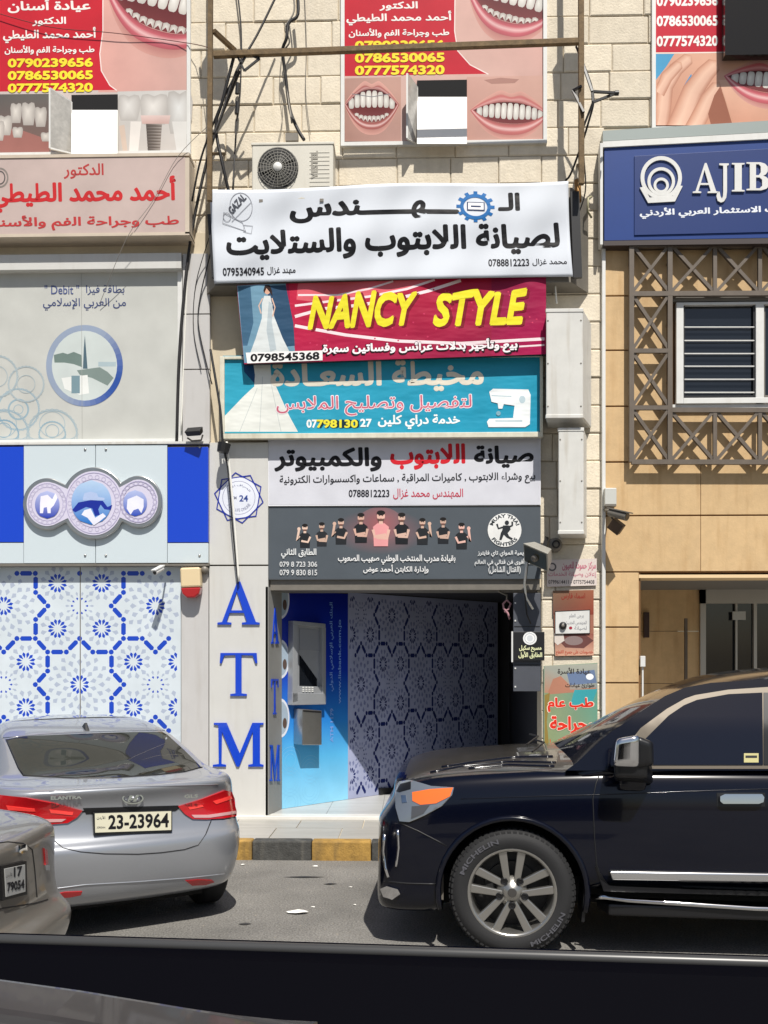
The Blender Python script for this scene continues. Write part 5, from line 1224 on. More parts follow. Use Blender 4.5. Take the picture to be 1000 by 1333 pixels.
cable('rod_cable', 'black cable running along the left edge of the white rod', [(292,575,10.19),(298,625,10.2),(303,690,10.22),(310,760,10.24)], .008)
b = MB(); b.lathe([(0,-.05),(.06,-.05),(.07,.05),(0,.05)], Wp(291, 583, 10.12), (.2,0,1), 10); tag(b.build('cable_clamp', M_dark), 'black cable clamp where the white rod meets the teal sign', 'clamp')
cable('right_cable', 'black cable running down beside the right frame post', [(750,60,9.95),(772,120,10.0),(766,160,10.1),(745,222,10.25),(736,235,10.3)], .011)
cable('right_thin_cable', 'thin black cable hanging right of the right frame post', [(757,130,9.96),(760,200,10.0),(762,250,10.1),(748,290,10.2)], .007)
ar_ = wthing('antenna_arm', 'black triangular antenna bracket sticking out right of the frame post', 'bracket', tuple(Wp(770, 118, 9.9)))
for p0_, p1_ in (((757,78),(771,119)), ((771,119),(803,121)), ((803,121),(772,133)), ((771,119),(772,133)), ((746,118),(757,112)), ((746,118),(760,146)), ((757,172),(772,133))):
    b = MB(); b.bar(Wp(*p0_, 9.93), Wp(*p1_, 9.85), .022, .022); b.build('strut', M_dark, ar_)
b = MB(); b.lathe([(0,-.02),(.025,-.02),(.025,.02),(0,.02)], Wp(803, 121, 9.85), (1,0,0), 10); b.build('tip', M_dark, ar_)
sa = wthing('left_antenna_arm', 'short dark bracket and wire forks on the left end of the cross bar', 'bracket', tuple(Wp(318, 75, 9.9)))
for p0_, p1_ in (((306,66),(318,92)), ((318,92),(338,76)), ((338,76),(322,70)), ((322,70),(308,92))):
    b = MB(); b.bar(Wp(*p0_, 9.88), Wp(*p1_, 9.88), .02, .02); b.build('strut', M_dark, sa)
pc = wthing('pipe_clamp', 'yellow brown pipe stub and clamp behind the banner top right corner', 'pipe', tuple(Wp(765, 265, 10.3)))
b = MB(); b.tube([Wp(752, 235, 10.2), Wp(753, 262, 10.15)], .035, 10); b.build('stub', mat('brass_brown', '#8a6430', .5, metal=.4), pc, smooth=True)
b = MB(); b.tube([Wp(770, 256, 10.3), Wp(766, 258, 10.2), Wp(765, 275, 10.2), Wp(770, 283, 10.3)], .012, 6); b.build('hook', mat('pale_bracket', '#a09a7c', .5), pc, smooth=True)
cable('bulb_pull', 'short white drop wire under the banner box', [(723,372,10.2),(724,386,10.2),(725,395,10.2)], .009, M_cablew)

# litter on the road
def litter(x, y, s_, lab, col='#e8e6e0'):
    z = .004; t = (z - H)/ray(x, y).z; c = CAMP + ray(x, y)*t
    b = MB(); n = 7; v = [c + Vector((math.cos(a*2*math.pi/n)*s_*random.uniform(.5,1.2), math.sin(a*2*math.pi/n)*s_*.6*random.uniform(.5,1.2), random.uniform(0,.03)*s_*8)) for a in range(n)]
    b.add(v + [c + Vector((0, 0, s_*.35))], [(i, (i+1) % n, n) for i in range(n)]); tag(b.build('paper_scrap', mat('litter_'+col[1:], col, .7)), lab, 'litter', 'litter on the road')
litter(388, 1189, .085, 'largest torn white paper scrap on the asphalt between the cars')
litter(411, 1128, .035, 'small white scrap just below the yellow kerb stone'); litter(316, 1126, .03, 'small white scrap by the silver car and kerb')
litter(408, 1181, .02, 'tiny white scrap right of the largest one'); litter(456, 1155, .018, 'tiny white scrap on the open asphalt midway to the black car'); litter(462, 1178, .018, 'tiny white scrap lower right on the open asphalt')
b = MB(); 
for (x, y, l) in ((396, 1142, .19), (430, 1151, .06), (319, 1203, .05)):
    t = (.002 - H)/ray(x, y).z; c = CAMP + ray(x, y)*t; b.add([c+Vector((-l,-.01,.004)), c+Vector((0,-.03,.004)), c+Vector((l,0,.004)), c+Vector((0,.025,.004))], [(0,1,2,3)])
tag(b.build('oil_stain', mat('oil_dark', (.03,.028,.026), .5)), kind='structure')

# ================================================================== VEHICLES
M_chrome = mat('chrome', (.72, .72, .73), .08, metal=1.0)
M_rim = mat('alloy_rim', '#a9a7a2', .28, metal=.85)
M_tyre = mat('tyre_rubber', (.014, .014, .015), .75, bump=.2, bscale=200)
M_navyp = mat('black_car_paint', (.0018, .0026, .008), .15, coat=.42, spec=.25)
M_dust = mat('dusty_black_paint', (.040, .036, .031), .28, coat=.7, var=.35, vscale=6)
M_silverp = mat('silver_car_paint', (.37, .385, .415), .30, metal=.55, coat=.8)
M_beigep = mat('beige_car_paint', (.23, .215, .19), .32, metal=.5, coat=.7)
M_red = mat('red_tail_lens', (.45, .008, .012), .12, coat=1.0)
M_orange = mat('orange_lens', (.85, .16, .02), .15, coat=1.0)
M_lens = mat('clear_lamp_lens', (.20, .225, .26), .08, metal=.4, coat=1.0)
M_tint = mat('tinted_car_glass', (.004, .005, .012), .03, coat=.4, spec=.4)
M_wind = mat('windscreen_glass', (.006, .007, .012), .05, coat=0, spec=.25)
M_rearg = mat('rear_car_glass', (.022, .022, .018), .03, coat=.0, spec=.2)
M_arch = mat('wheel_well_black', (.004, .004, .004), .9)
M_trim = mat('black_car_trim', (.008, .008, .009), .35)

def evaluated(o):
    bpy.context.view_layer.update()
    me = bpy.data.meshes.new_from_object(o.evaluated_get(bpy.context.evaluated_depsgraph_get()))
    return me
def body_mesh(name, vs, fs, mats, cuts, sub=2, matfn=None, crease=None):
    me = bpy.data.meshes.new(name); me.from_pydata(vs, [], fs)
    bm = bmesh.new(); bm.from_mesh(me); bmesh.ops.remove_doubles(bm, verts=bm.verts, dist=1e-4); bmesh.ops.recalc_face_normals(bm, faces=bm.faces); bm.to_mesh(me); bm.free()
    for m in mats: me.materials.append(m)
    o = bpy.data.objects.new(name, me); C.objects.link(o)
    s_ = o.modifiers.new('s', 'SUBSURF'); s_.levels = sub; s_.render_levels = sub
    tmp = []
    for (p, ax, r, l) in cuts:
        b = MB(); d = Vector(ax)*l; b.tube([Vector(p)-d, Vector(p)+d], r, 40); c = b.build('c', M_arch); tmp.append(c)
        q = o.modifiers.new('b', 'BOOLEAN'); q.operation = 'DIFFERENCE'; q.object = c; q.solver = 'EXACT'; q.material_mode = 'TRANSFER'
    m2 = evaluated(o); o.modifiers.clear(); o.data = m2
    for c in tmp: bpy.data.objects.remove(c)
    if matfn:
        for p in m2.polygons:
            if m2.materials[p.material_index] != M_arch:
                k = matfn(p.center, p.normal)
                if k is not None: p.material_index = k
    m2.shade_smooth(); m2.set_sharp_from_angle(angle=R(38)); C.objects.unlink(o)
    return o
def mirror_ring(half):      # half ring from bottom centre to top centre, y<=0 side
    return half + [(-q[0],) + tuple(q[1:]) for q in half[-2:0:-1]]
def loft(stations, caps=True):
    vs, fs = [], []; n = len(stations[0][1])
    for x, rg in stations:
        for i, pt in enumerate(rg): vs.append((x + (pt[2] if len(pt) > 2 else 0), pt[0], pt[1]))
    for i in range(len(stations)-1):
        for k in range(n): fs.append((i*n+k, i*n+(k+1) % n, (i+1)*n+(k+1) % n, (i+1)*n+k))
    if caps:      # caps as strips so that subdivision stays even
        for base in (0, (len(stations)-1)*n):
            h = n//2
            for k in range(h-1):
                a, b_, c, d = base+k, base+k+1, base+(n-k-1) % n, base+(n-k) % n
                if k == 0: fs.append((base, base+1, base+n-1))
                else: fs.append((a, b_, c, d))
            fs.append((base+h-1, base+h, base+h+1))
    return vs, fs
class Rig:       # a car's own frame: rays from the photograph's view point are cast on its body to place lamps, glass and seams
    def __init__(s, root, objs):
        bpy.context.view_layer.update(); s.root = root; s.M = root.matrix_world.copy(); s.I = s.M.inverted()
        vs, fs = [], []
        for o in objs:
            b0 = len(vs); vs += [s.M @ v.co for v in o.data.vertices]; fs += [tuple(i+b0 for i in p.vertices) for p in o.data.polygons]
        s.t = BVHTree.FromPolygons(vs, fs)
    def hit(s, px, py, org=None, dr=None):
        for k in range(0, 14):
            d = ray(px, py) if dr is None else dr
            h = s.t.ray_cast(org or CAMP, d.normalized())
            if h[0] is not None: return h[0], h[1]
            px += (s.cx - px)*.03; py += (s.cy - py)*.03
        return None, None
    def patch(s, name, pts, off, m, parent=None, step=9, skirt=.012, label=None):
        s.cx = sum(p[0] for p in pts)/len(pts); s.cy = sum(p[1] for p in pts)/len(pts)
        P = []
        for i, p in enumerate(pts):
            q = pts[(i+1) % len(pts)]; L_ = math.dist(p, q); n = max(1, int(L_/step))
            P += [(p[0]+(q[0]-p[0])*k/n, p[1]+(q[1]-p[1])*k/n) for k in range(n)]
        nb_ = len(P); xs_ = [p[0] for p in P]; ys_ = [p[1] for p in P]; G = list(P)
        y = min(ys_)+step*.5
        while y < max(ys_):
            x = min(xs_)+step*.5
            while x < max(xs_): 
                if min(math.dist((x, y), p) for p in P) > step*.45: G.append((x, y))
                x += step
            y += step
        v2, _, f2, *_ = delaunay_2d_cdt([Vector(g) for g in G], [], [tuple(range(nb_))], 1, 1e-5)
        used = sorted({i for f in f2 for i in f}); mp_ = {i: k for k, i in enumerate(used)}; vs = []; ns = []
        for i in used:
            h, n_ = s.hit(v2[i][0], v2[i][1])
            if h is None: h, n_ = Wp(v2[i][0], v2[i][1], 6), Vector((0,-1,0))
            if n_.dot(ray(v2[i][0], v2[i][1])) > 0: n_ = -n_
            vs.append(h + n_*off); ns.append(n_)
        fs = [tuple(mp_[i] for i in f) for f in f2]; cnt = {}
        for f in fs:
            for a, b_ in zip(f, f[1:]+f[:1]): cnt.setdefault(frozenset((a, b_)), []).append((a, b_))
        bnd = [v[0] for v in cnt.values() if len(v) == 1]; low = {}
        allv = list(vs)
        for a, b_ in bnd:
            for i in (a, b_):
                if i not in low: low[i] = len(allv); allv.append(vs[i] - ns[i]*(off+skirt))
        fs += [(b_, a, low[a], low[b_]) for a, b_ in bnd]
        me = bpy.data.meshes.new(name); me.from_pydata([tuple(s.I @ v) for v in allv], [], fs); me.materials.append(m)
        bm = bmesh.new(); bm.from_mesh(me); bmesh.ops.recalc_face_normals(bm, faces=bm.faces); bm.to_mesh(me); bm.free()
        me.shade_smooth(); me.set_sharp_from_angle(angle=R(40))
        o = bpy.data.objects.new(name, me); link(o, parent or s.root)
        if label: o['label'] = label
        return o
    def seam(s, name, pts, r, m, parent=None, n=5, depth=0.0):
        s.cx, s.cy = pts[len(pts)//2]; P = []
        for p, q in zip(pts, pts[1:]):
            k = max(1, int(math.dist(p, q)/8)); P += [(p[0]+(q[0]-p[0])*i/k, p[1]+(q[1]-p[1])*i/k) for i in range(k)]
        P.append(pts[-1]); out = []
        for p in P:
            h, n_ = s.hit(*p)
            if h is not None:
                if n_.dot(ray(*p)) > 0: n_ = -n_
                out.append(s.I @ (h + n_*depth))
        b = MB(); b.tube(out, r, n); return b.build(name, m, parent or s.root, smooth=True)

def make_wheel(parent, loc, out, Rt, Rr, wd, style, name='wheel'):
    """wheel with its outer face towards out (+-1 along local y)"""
    w_ = bpy.data.objects.new(name, None); w_.empty_display_size = .1; C.objects.link(w_); w_.parent = parent; w_.location = loc
    ax = Vector((0, out, 0)); hw_ = wd/2
    b = MB(); pr = [(Rr-.012, hw_-.012), (Rr+.006, hw_-.002), (Rr+.03, hw_+.002), ((Rr+Rt)/2, hw_+.007), (Rt-.035, hw_-.002), (Rt-.012, hw_-.018), (Rt, hw_-.035), (Rt, -hw_+.035), (Rt-.04, -hw_), (Rr, -hw_+.01)]
    b.lathe(pr, (0,0,0), ax, 56); b.build('tyre', M_tyre, w_, smooth=True)
    if style != 'plain':
        b = MB(); nb_ = 66
        for k in range(nb_):
            a = 2*math.pi*k/nb_; d = Vector((math.cos(a), 0, math.sin(a))); t = Vector((-math.sin(a), 0, math.cos(a)))
            for (o0, o1, r0, r1) in ((hw_-.04, hw_-.012, Rt-.006, Rt-.015), (hw_*.25, hw_*.7, Rt, Rt), (-hw_*.2, hw_*.2, Rt, Rt)):
                q = [d*(r0-.01)+ax*o0-t*.012, d*(r1-.01)+ax*o1-t*.012, d*(r1-.01)+ax*o1+t*.012, d*(r0-.01)+ax*o0+t*.012]
                b.hexa([v+d*.016 for v in q], q)
        tr = b.build('tread', M_tyre, w_); tr['kind'] = 'stuff'
        A = Art(lambda x, y, o: Vector((x, out*(hw_+.0075+o), y)), .001)
        for (s_, a0, a1, fl_) in (('MICHELIN', 160, 105, False), ('MICHELIN', -70, -20, True)):
            def wp(u, v):
                a = R(a0+(a1-a0)*u); r = (Rr+Rt)/2 + .016 - (.032*v if fl_ else -.0) - (0 if fl_ else .032*(1-v)); return (r*math.cos(a)*1, r*math.sin(a))
            A.text(s_, 0, 0, 1, 1, '#55555a', .02, warp=wp)
        if out < 0: A.build('sidewall_lettering', w_)
    b = MB(); b.lathe([(Rr, hw_-.004), (Rr-.012, hw_-.002), (Rr-.022, hw_-.02), (Rr-.03, hw_-.05), (Rr-.035, -hw_*.6)], (0,0,0), ax, 48); b.build('rim', M_rim, w_, smooth=True)
    b = MB(); b.lathe([(0, -.02), (Rr*.62, -.02), (Rr*.62, -.05), (Rr-.03, -.06)], (0,0,0), ax, 32); b.build('brake_disc', mat('brake_dark', (.05,.05,.05), .5, metal=.6), w_)
    dep = hw_-.03
    def sp(a, side_, r0, r1, w0, w1, o0, o1, th):
        d = Vector((math.cos(a), 0, math.sin(a))); t = Vector((-math.sin(a), 0, math.cos(a)))
        c0 = d*r0 + t*o0; c1 = d*r1 + t*o1
        f_ = [c0 - t*w0/2 + ax*dep, c1 - t*w1/2 + ax*(dep+.012), c1 + t*w1/2 + ax*(dep+.012), c0 + t*w0/2 + ax*dep]
        bb = MB(); bb.hexa(f_, [v - ax*th for v in f_]); return bb.build('spoke', M_rim, w_, bevel=.006)
    if style == 'suv':
        for k in range(5):
            a = math.pi/2 + k*2*math.pi/5
            for sd in (-1, 1): sp(a, sd, .045, Rr-.018, .040, .056, sd*.028, sd*.062, .035)
        b = MB(); b.lathe([(0, dep+.022), (.045, dep+.018), (.055, dep+.004), (.095, dep-.012), (.10, dep-.04)], (0,0,0), ax, 24); b.build('hub', M_rim, w_, smooth=True)
        b = MB(); b.lathe([(0, dep+.027), (.028, dep+.026), (.03, dep+.018)], (0,0,0), ax, 20); b.build('hub_cap', mat('hub_cap_grey', '#5a5856', .3, metal=.6), w_)
        for k in range(5):
            a = -math.pi/2 + k*2*math.pi/5; c = Vector((math.cos(a)*.085, 0, math.sin(a)*.085))
            b = MB(); b.lathe([(.013, dep+.010), (.019, dep+.012), (.024, dep+.006), (.024, dep-.03)], c, ax, 14); b.lathe([(0, dep+.006), (.013, dep+.006)], c, ax, 8); b.build('lug_nut', M_trim, w_)
    elif style == 'plain':
        for k in range(5): sp(math.pi/2 + k*2*math.pi/5, 0, .03, Rr-.01, .06, .07, 0, 0, .04)
    return w_

# ------------------------------------------------------------------ black off-roader
sp0 = Wp(667, 857, 6.12); SA = R(-3.2)
inn = Vector((-math.sin(SA), math.cos(SA), 0))
suv = thing('black_offroad_car', 'black four wheel drive car with chrome mirror parked at right with alloy wheels', 'car', (sp0.x + inn.x*.985, sp0.y + inn.y*.985, 0), rz=SA)
def sring(hw, zb, zs, zc, bow=0):
    h = [(0, zb), (-.7*hw, zb), (-.92*hw, zb+.015), (-.985*hw, zb+.09), (-hw, .55), (-hw*1.0, .80), (-hw*.992, zs-.19), (-hw*.968, zs-.075), (-hw*.93, zs-.012), (-hw*.84, zs+.35*(zc-zs)), (-.55*hw, zs+.72*(zc-zs)), (-.25*hw, zc), (0, zc)]
    return mirror_ring([(y, z, bow*min(1, max(0, (z-.84)/.10)) - (.012 if bow and z < .5 and z > zb+.05 else 0)) for (y, z) in h])
st = [(-.885, .52, .30, 1.01, 1.05, .10), (-.88, .70, .235, 1.03, 1.075, .10), (-.865, .82, .215, 1.045, 1.095, .10), (-.82, .895, .21, 1.055, 1.12, .095), (-.73, .945, .21, 1.08, 1.15, .07), (-.58, .97, .215, 1.11, 1.18, .03), (-.42, .98, .23, 1.128, 1.195, 0), (-.2, .983, .30, 1.145, 1.21, 0),
      (.1, .985, .33, 1.165, 1.23, 0), (.35, .985, .36, 1.175, 1.24, 0), (.6, .985, .40, 1.185, 1.25, 0), (1.2, .985, .40, 1.19, 1.25, 0), (2.0, .985, .40, 1.19, 1.25, 0), (2.8, .985, .40, 1.19, 1.25, 0), (3.5, .975, .40, 1.185, 1.24, 0), (3.85, .95, .42, 1.17, 1.22, 0), (3.98, .90, .46, 1.15, 1.18, 0), (4.02, .82, .5, 1.12, 1.15, 0)]
vs, fs = loft([(x, sring(a, b_, c, d, e)) for x, a, b_, c, d, e in st])
cuts = [((x, s_*.95, .40), (0, 1, 0), .475, .32) for x in (0, 2.85) for s_ in (-1, 1)]
sbody = body_mesh('body', vs, fs, [M_navyp, M_arch, M_dust], cuts, 2, lambda c, n: 2 if (n.z > .90 and c.z > 1.02 and c.x < .6) else None)
def cring(zt, bowx=0):
    def hwz(z): return .945 - .26*max(0, z-1.15) - .16*max(0, z-1.45)
    z0 = 1.12; ht = max(zt - z0, .02)
    zs_ = [z0, z0+ht*.3, z0+ht*.6, z0+ht*.85, z0+ht*.97]
    h = [(0, z0, bowx*-1)] + [(-.5, z0, -.75*bowx)] + [(-hwz(z)+(0 if i < 3 else (.03 if i == 3 else .12)), z, 0) for i, z in enumerate(zs_)] + [(-.45, zt+.012, -.75*bowx), (-.2, zt+.022, -.95*bowx), (0, zt+.024, -bowx)]
    return h + [(-y, z, d) for (y, z, d) in h[-2:0:-1]]
ct = [(.30, 1.15, .06), (.50, 1.25, .06), (.68, 1.35, .06), (.87, 1.455, .06), (1.08, 1.57, .06), (1.30, 1.68, .05), (1.50, 1.745, .04), (1.74, 1.785, .02), (2.05, 1.81, 0), (2.6, 1.825, 0), (3.3, 1.81, 0), (3.68, 1.77, 0), (3.86, 1.55, 0), (3.95, 1.2, 0)]
vs, fs = loft([(x, cring(zt, bw)) for x, zt, bw in ct])
scab = body_mesh('cabin', vs, fs, [M_navyp, M_wind], [], 2, lambda c, n: 1 if (n.x < -.45 and c.x < 1.5 and abs(c.y) < .70 and c.z > 1.2) else None)
for o in (sbody, scab): link(o, suv)
G = Rig(suv, [sbody, scab])
BR = Rig(suv, [sbody])
class SideRig(Rig):      # the flat side of the cabin, sloping inwards with height
    def hit(s, px, py, org=None, dr=None):
        y = -.93
        for _ in range(6):
            p = lp(px, py, y); y = -(.957 - .26*max(0, p.z-1.15) - .16*max(0, p.z-1.45))
        return s.M @ lp(px, py, y), s.M.to_3x3() @ Vector((0, -.965, .26))
def lp(px, py, ylocal):         # point of the car frame seen at a pixel, on the plane y = ylocal
    p0 = G.M @ Vector((0, ylocal, 0)); n = G.M.to_3x3() @ Vector((0, -1, 0)); return G.I @ Pl(tuple(p0), tuple(n))(px, py)
SG = SideRig(suv, [sbody])
SG.patch('side_frame', [(737,1003),(752,992),(770,975),(790,957),(812,942),(838,924),(866,906),(892,895),(925,889),(1000,884),(1200,883),(1232,905),(1245,1003),(1000,1003)], .0, M_navyp, step=14, skirt=.06)
wr = .397
for (x, sd, stl) in ((0, -1, 'suv'), (2.85, -1, 'suv'), (0, 1, 'plain'), (2.85, 1, 'plain')): make_wheel(suv, (x, sd*.862, wr), sd, wr, .283, .25, stl)
SG.patch('window_surround', [(818,996),(820,966),(834,948),(868,923),(892,909.5),(905,905),(948,898),(1000,894.5),(1190,893),(1215,900),(1222,1000),(1000,1001),(815,1001)], .004, mat('satin_trim', (.15,.125,.095), .4, metal=.3), step=12)
SG.patch('window', [(832,996),(836,966),(870,932),(890,918.5),(907,911.5),(948,904),(992,902),(993,996)], .010, M_tint, step=12)
SG.patch('window', [(1006,996),(1006,902),(1100,901),(1190,902),(1208,912),(1214,996)], .010, M_tint, step=12)
SG.patch('door_pillar', [(994,996),(994,902),(1005,902),(1005,996)], .009, M_trim)
SG.patch('window_sticker', [(968,981),(987,981),(987,993),(968,993)], .012, mat('yellow_sticker', '#b9b27c', .5), step=20)
SG.patch('window_sticker', [(970,984),(985,984),(985,987),(970,987)], .0135, M_dark, step=20)
hd = BR.patch('headlight', [(516.5,1030),(521,1019),(535,1017),(562,1024),(591,1025.5),(588,1035),(575,1049),(553,1061),(533,1070),(521,1069),(516.5,1052)], .012, M_lens, step=6)
BR.patch('indicator', [(538,1032),(560,1028),(590,1026),(586,1037),(568,1046),(548,1048),(538,1043)], .016, M_orange, hd, step=6)
BR.patch('lamp_bezel', [(537,1050),(560,1048),(552,1059),(536,1066)], .015, mat('lamp_grey', (.12,.12,.13), .2, metal=.5), hd, step=6)
BR.seam('lamp_ring', [(522,1040),(526,1032),(532,1034),(533,1044),(528,1050),(523,1047),(522,1040)], .006, M_chrome, hd); BR.patch('lamp_bulb', [(524,1036),(530,1036),(531,1045),(525,1046)], .015, M_chrome, hd, step=4); BR.seam('lamp_strip', [(525,1056),(545,1055),(560,1050)], .006, M_chrome, hd)
BR.patch('lamp_housing', [(518,1031),(523,1022),(536,1019),(536,1028),(522,1032)], .014, M_trim, hd, step=4); BR.seam('lamp_rim', [(521,1019),(535,1017),(562,1024),(591,1025.5),(588,1035),(575,1049),(553,1061),(533,1070)], .004, M_chrome, hd)
BR.seam('lamp_edge', [(517,1030),(516,1048),(520,1068)], .007, M_trim, hd)
BR.patch('fog_lamp', [(497,1157),(505,1153),(519,1157),(522,1163),(512,1170),(501,1167)], .014, M_chrome, step=5)
BR.seam('grille_bar', [(501,1086),(499,1108),(502,1130),(506,1142)], .012, M_chrome); BR.seam('grille_bar', [(518,1080),(519,1104),(516,1128)], .010, M_chrome)
BR.seam('bumper_seam', [(520,1071),(545,1082),(572,1096),(590,1106)], .004, M_dark); BR.seam('bumper_seam', [(500,1147),(530,1150),(568,1151)], .005, M_dark)
BR.seam('hood_seam', [(524,1018),(548,1013),(575,1009),(620,1004.5),(680,1003.5),(732,1005),(748,1003)], .004, M_dark)
BR.seam('door_seam', [(783,1002),(776,1020),(772,1040),(774,1090),(777,1127),(786,1150)], .004, M_dark); BR.seam('door_seam', [(1003,1002),(1004,1060),(1002,1140)], .004, M_dark)
BR.seam('body_crease', [(600,1040),(660,1038),(720,1036),(800,1034),(900,1030),(1000,1027),(1150,1025)], .0035, M_navyp)
b = MB(); b.hexa([(.62,-1.012,.50),(2.6,-1.012,.505),(2.6,-1.008,.555),(.61,-1.008,.55)], [(.64,-.98,.495),(2.6,-.98,.50),(2.6,-.98,.565),(.60,-.98,.56)]); b.build('body_moulding', M_chrome, suv, bevel=.008, seg=3)
BR.patch('door_cladding', [(775,1127),(791,1150),(1000,1157),(1160,1160),(1160,1168),(1000,1166),(786,1160)], .010, M_trim, step=14)
hn = BR.patch('door_handle', [(936,1037),(942,1034),(990,1034),(993,1038),(992,1044),(986,1046),(940,1046),(936,1043)], .035, M_chrome, step=6)
BR.patch('handle_recess', [(933,1032),(996,1032),(996,1050),(933,1050)], .003, M_trim, hn, step=10)
BR.seam('windscreen_pillar_trim', [(745,1000),(760,992)], .004, M_dark)
# arch lips, mud flap, running board
def arch(x, sd):
    b = MB(); n = 26; P0 = []
    for k in range(n+1):
        a = R(-14 + 208*k/n); P0.append(Vector((x + .472*math.cos(a), sd*.978, .40 + .472*math.sin(a))))
    b.tube(P0, .020, 6); return b.build('arch_lip', M_navyp, suv, smooth=True)
for x in (0, 2.85): arch(x, -1); arch(x, 1)
for sd in (-1, 1):
    b = MB(); b.hexa([(.425, sd*.80, .22), (.435, sd*.97, .22), (.455, sd*.97, .46), (.445, sd*.80, .46)], [(.445, sd*.80, .22), (.455, sd*.97, .22), (.475, sd*.97, .46), (.465, sd*.80, .46)]); b.build('mud_flap', M_trim, suv)
    b = MB(); b.tube([(.50, sd*.93, .37), (.58, sd*.985, .385), (.72, sd*1.01, .375), (1.5, sd*1.015, .34), (2.3, sd*1.0, .335), (2.4, sd*.95, .335)], .016, 8); b.build('step_edge', M_chrome, suv, smooth=True)
    b = MB(); b.hexa([(.55, sd*.80, .27), (.60, sd*1.0, .27), (2.38, sd*1.0, .25), (2.40, sd*.80, .25)], [(.55, sd*.80, .345), (.60, sd*1.0, .345), (2.38, sd*1.0, .325), (2.40, sd*.80, .325)]); b.build('running_board', M_trim, suv, bevel=.015)
b = MB(); b.box(-.6, 3.7, -.7, .7, .28, .45); b.build('chassis', M_arch, suv)
b = MB(); b.box(-.52, -.44, -.80, -.62, .30, .50); b.build('tow_bracket', M_greymet, suv)
# mirror
def blob(prof, m, parent, name, sub=2):      # rounded box from 8 corner points
    me = bpy.data.meshes.new(name); me.from_pydata(prof, [], [(0,3,2,1),(4,5,6,7),(0,1,5,4),(1,2,6,5),(2,3,7,6),(3,0,4,7)]); me.materials.append(m)
    o = bpy.data.objects.new(name, me); link(o, parent); s_ = o.modifiers.new('s', 'SUBSURF'); s_.levels = s_.render_levels = 3
    bm = bmesh.new(); bm.from_mesh(me); cl_ = bm.edges.layers.float.new('crease_edge')
    for e in bm.edges: e[cl_] = .45
    bmesh.ops.recalc_face_normals(bm, faces=bm.faces); bm.to_mesh(me); bm.free(); me.shade_smooth(); return o
mr = bpy.data.objects.new('mirror', None); C.objects.link(mr); mr.parent = suv
def mq(pts, y): return [tuple(lp(x, z, y)) for x, z in pts]
a_ = mq([(799,998),(832,999),(832,955),(803,961)], -1.22); b2_ = mq([(793,1000),(840,1002),(842,962),(797,964)], -1.02)
blob(a_ + b2_, M_chrome, mr, 'mirror_cap')
a_ = mq([(829,1001),(850,996),(849,966),(830,958)], -1.20); b2_ = mq([(832,1001),(852,996),(851,966),(832,958)], -1.02); blob(a_ + b2_, M_trim, mr, 'mirror_glass')
a_ = mq([(799,1012),(842,1014),(845,992),(799,992)], -1.18); b2_ = mq([(800,1018),(852,1022),(850,995),(800,996)], -.96); blob(a_ + b2_, M_trim, mr, 'mirror_base')
a_ = mq([(806,1028),(840,1030),(845,1005),(806,1005)], -1.02); b2_ = mq([(806,1026),(840,1028),(845,1005),(806,1005)], -.93); blob(a_ + b2_, M_navyp, mr, 'mirror_foot')
# bonnet scoop lines and wipers
for pts in ([(560,1006),(600,998),(660,992),(724,993)], [(575,999),(620,992),(670,986),(720,985)], [(610,1001),(660,996),(722,998)]): BR.seam('bonnet_rib', pts, .012, M_navyp)
for y0, y1 in ((-.5, .2), (.05, .75)):
    b = MB(); b.tube([(.16, y0, 1.25), (.27, (y0+y1)/2, 1.285), (.23, y1, 1.275)], .007, 5); b.build('wiper', M_dark, suv)

# ------------------------------------------------------------------ saloon bodies built as stacked outlines (x right, y forward, rear at 0)
def outline(z, yr, yf, hw, rc, bow):
    h = []
    for t in (0, .35, .7): xx = t*(hw-rc); h.append((xx, yr + bow*(xx/hw)**2))
    yb_ = yr + bow*((hw-rc)/hw)**2
    for a in (0, 22, 45, 68, 90):
        e = R(a); h.append((hw-rc + rc*math.sin(e)**.85 if a else hw-rc, yb_ + rc*1.15*(1-math.cos(e)**.85)))
    y0 = h[-1][1]; ln = yf - .55 - y0
    for t in (.2, .4, .6, .8, 1.0): h.append((hw*(1 - .05*max(0, t-.6)), y0 + ln*t))
    h += [(hw*.86, yf-.25), (hw*.62, yf-.08), (hw*.3, yf-.01), (0, yf)]
    full = h + [(-x, y) for (x, y) in h[-2:0:-1]]
    return [(x, y, z) for x, y in full]
def stack(levels):
    rings = [outline(*l) for l in levels]; n = len(rings[0]); vs = [v for r in rings for v in r]; fs = []
    for i in range(len(rings)-1):
        for k in range(n): fs.append((i*n+k, i*n+(k+1) % n, (i+1)*n+(k+1) % n, (i+1)*n+k))
    for base, fl in ((0, 1), ((len(rings)-1)*n, 0)):
        h = n//2
        fs.append((base, base+1, base+n-1))
        for k in range(1, h-1): fs.append((base+k, base+k+1, base+n-k-1, base+n-k))
        fs.append((base+h-1, base+h, base+h+1))
    return vs, fs
TH = R(32.2); YE = 6.42; e0 = Wp(173, 857, YE)
sal = thing('silver_saloon_car', 'silver saloon car seen from behind with lit red tail lamps and plate 23-23964', 'car', (e0.x, e0.y, 0), rz=TH)
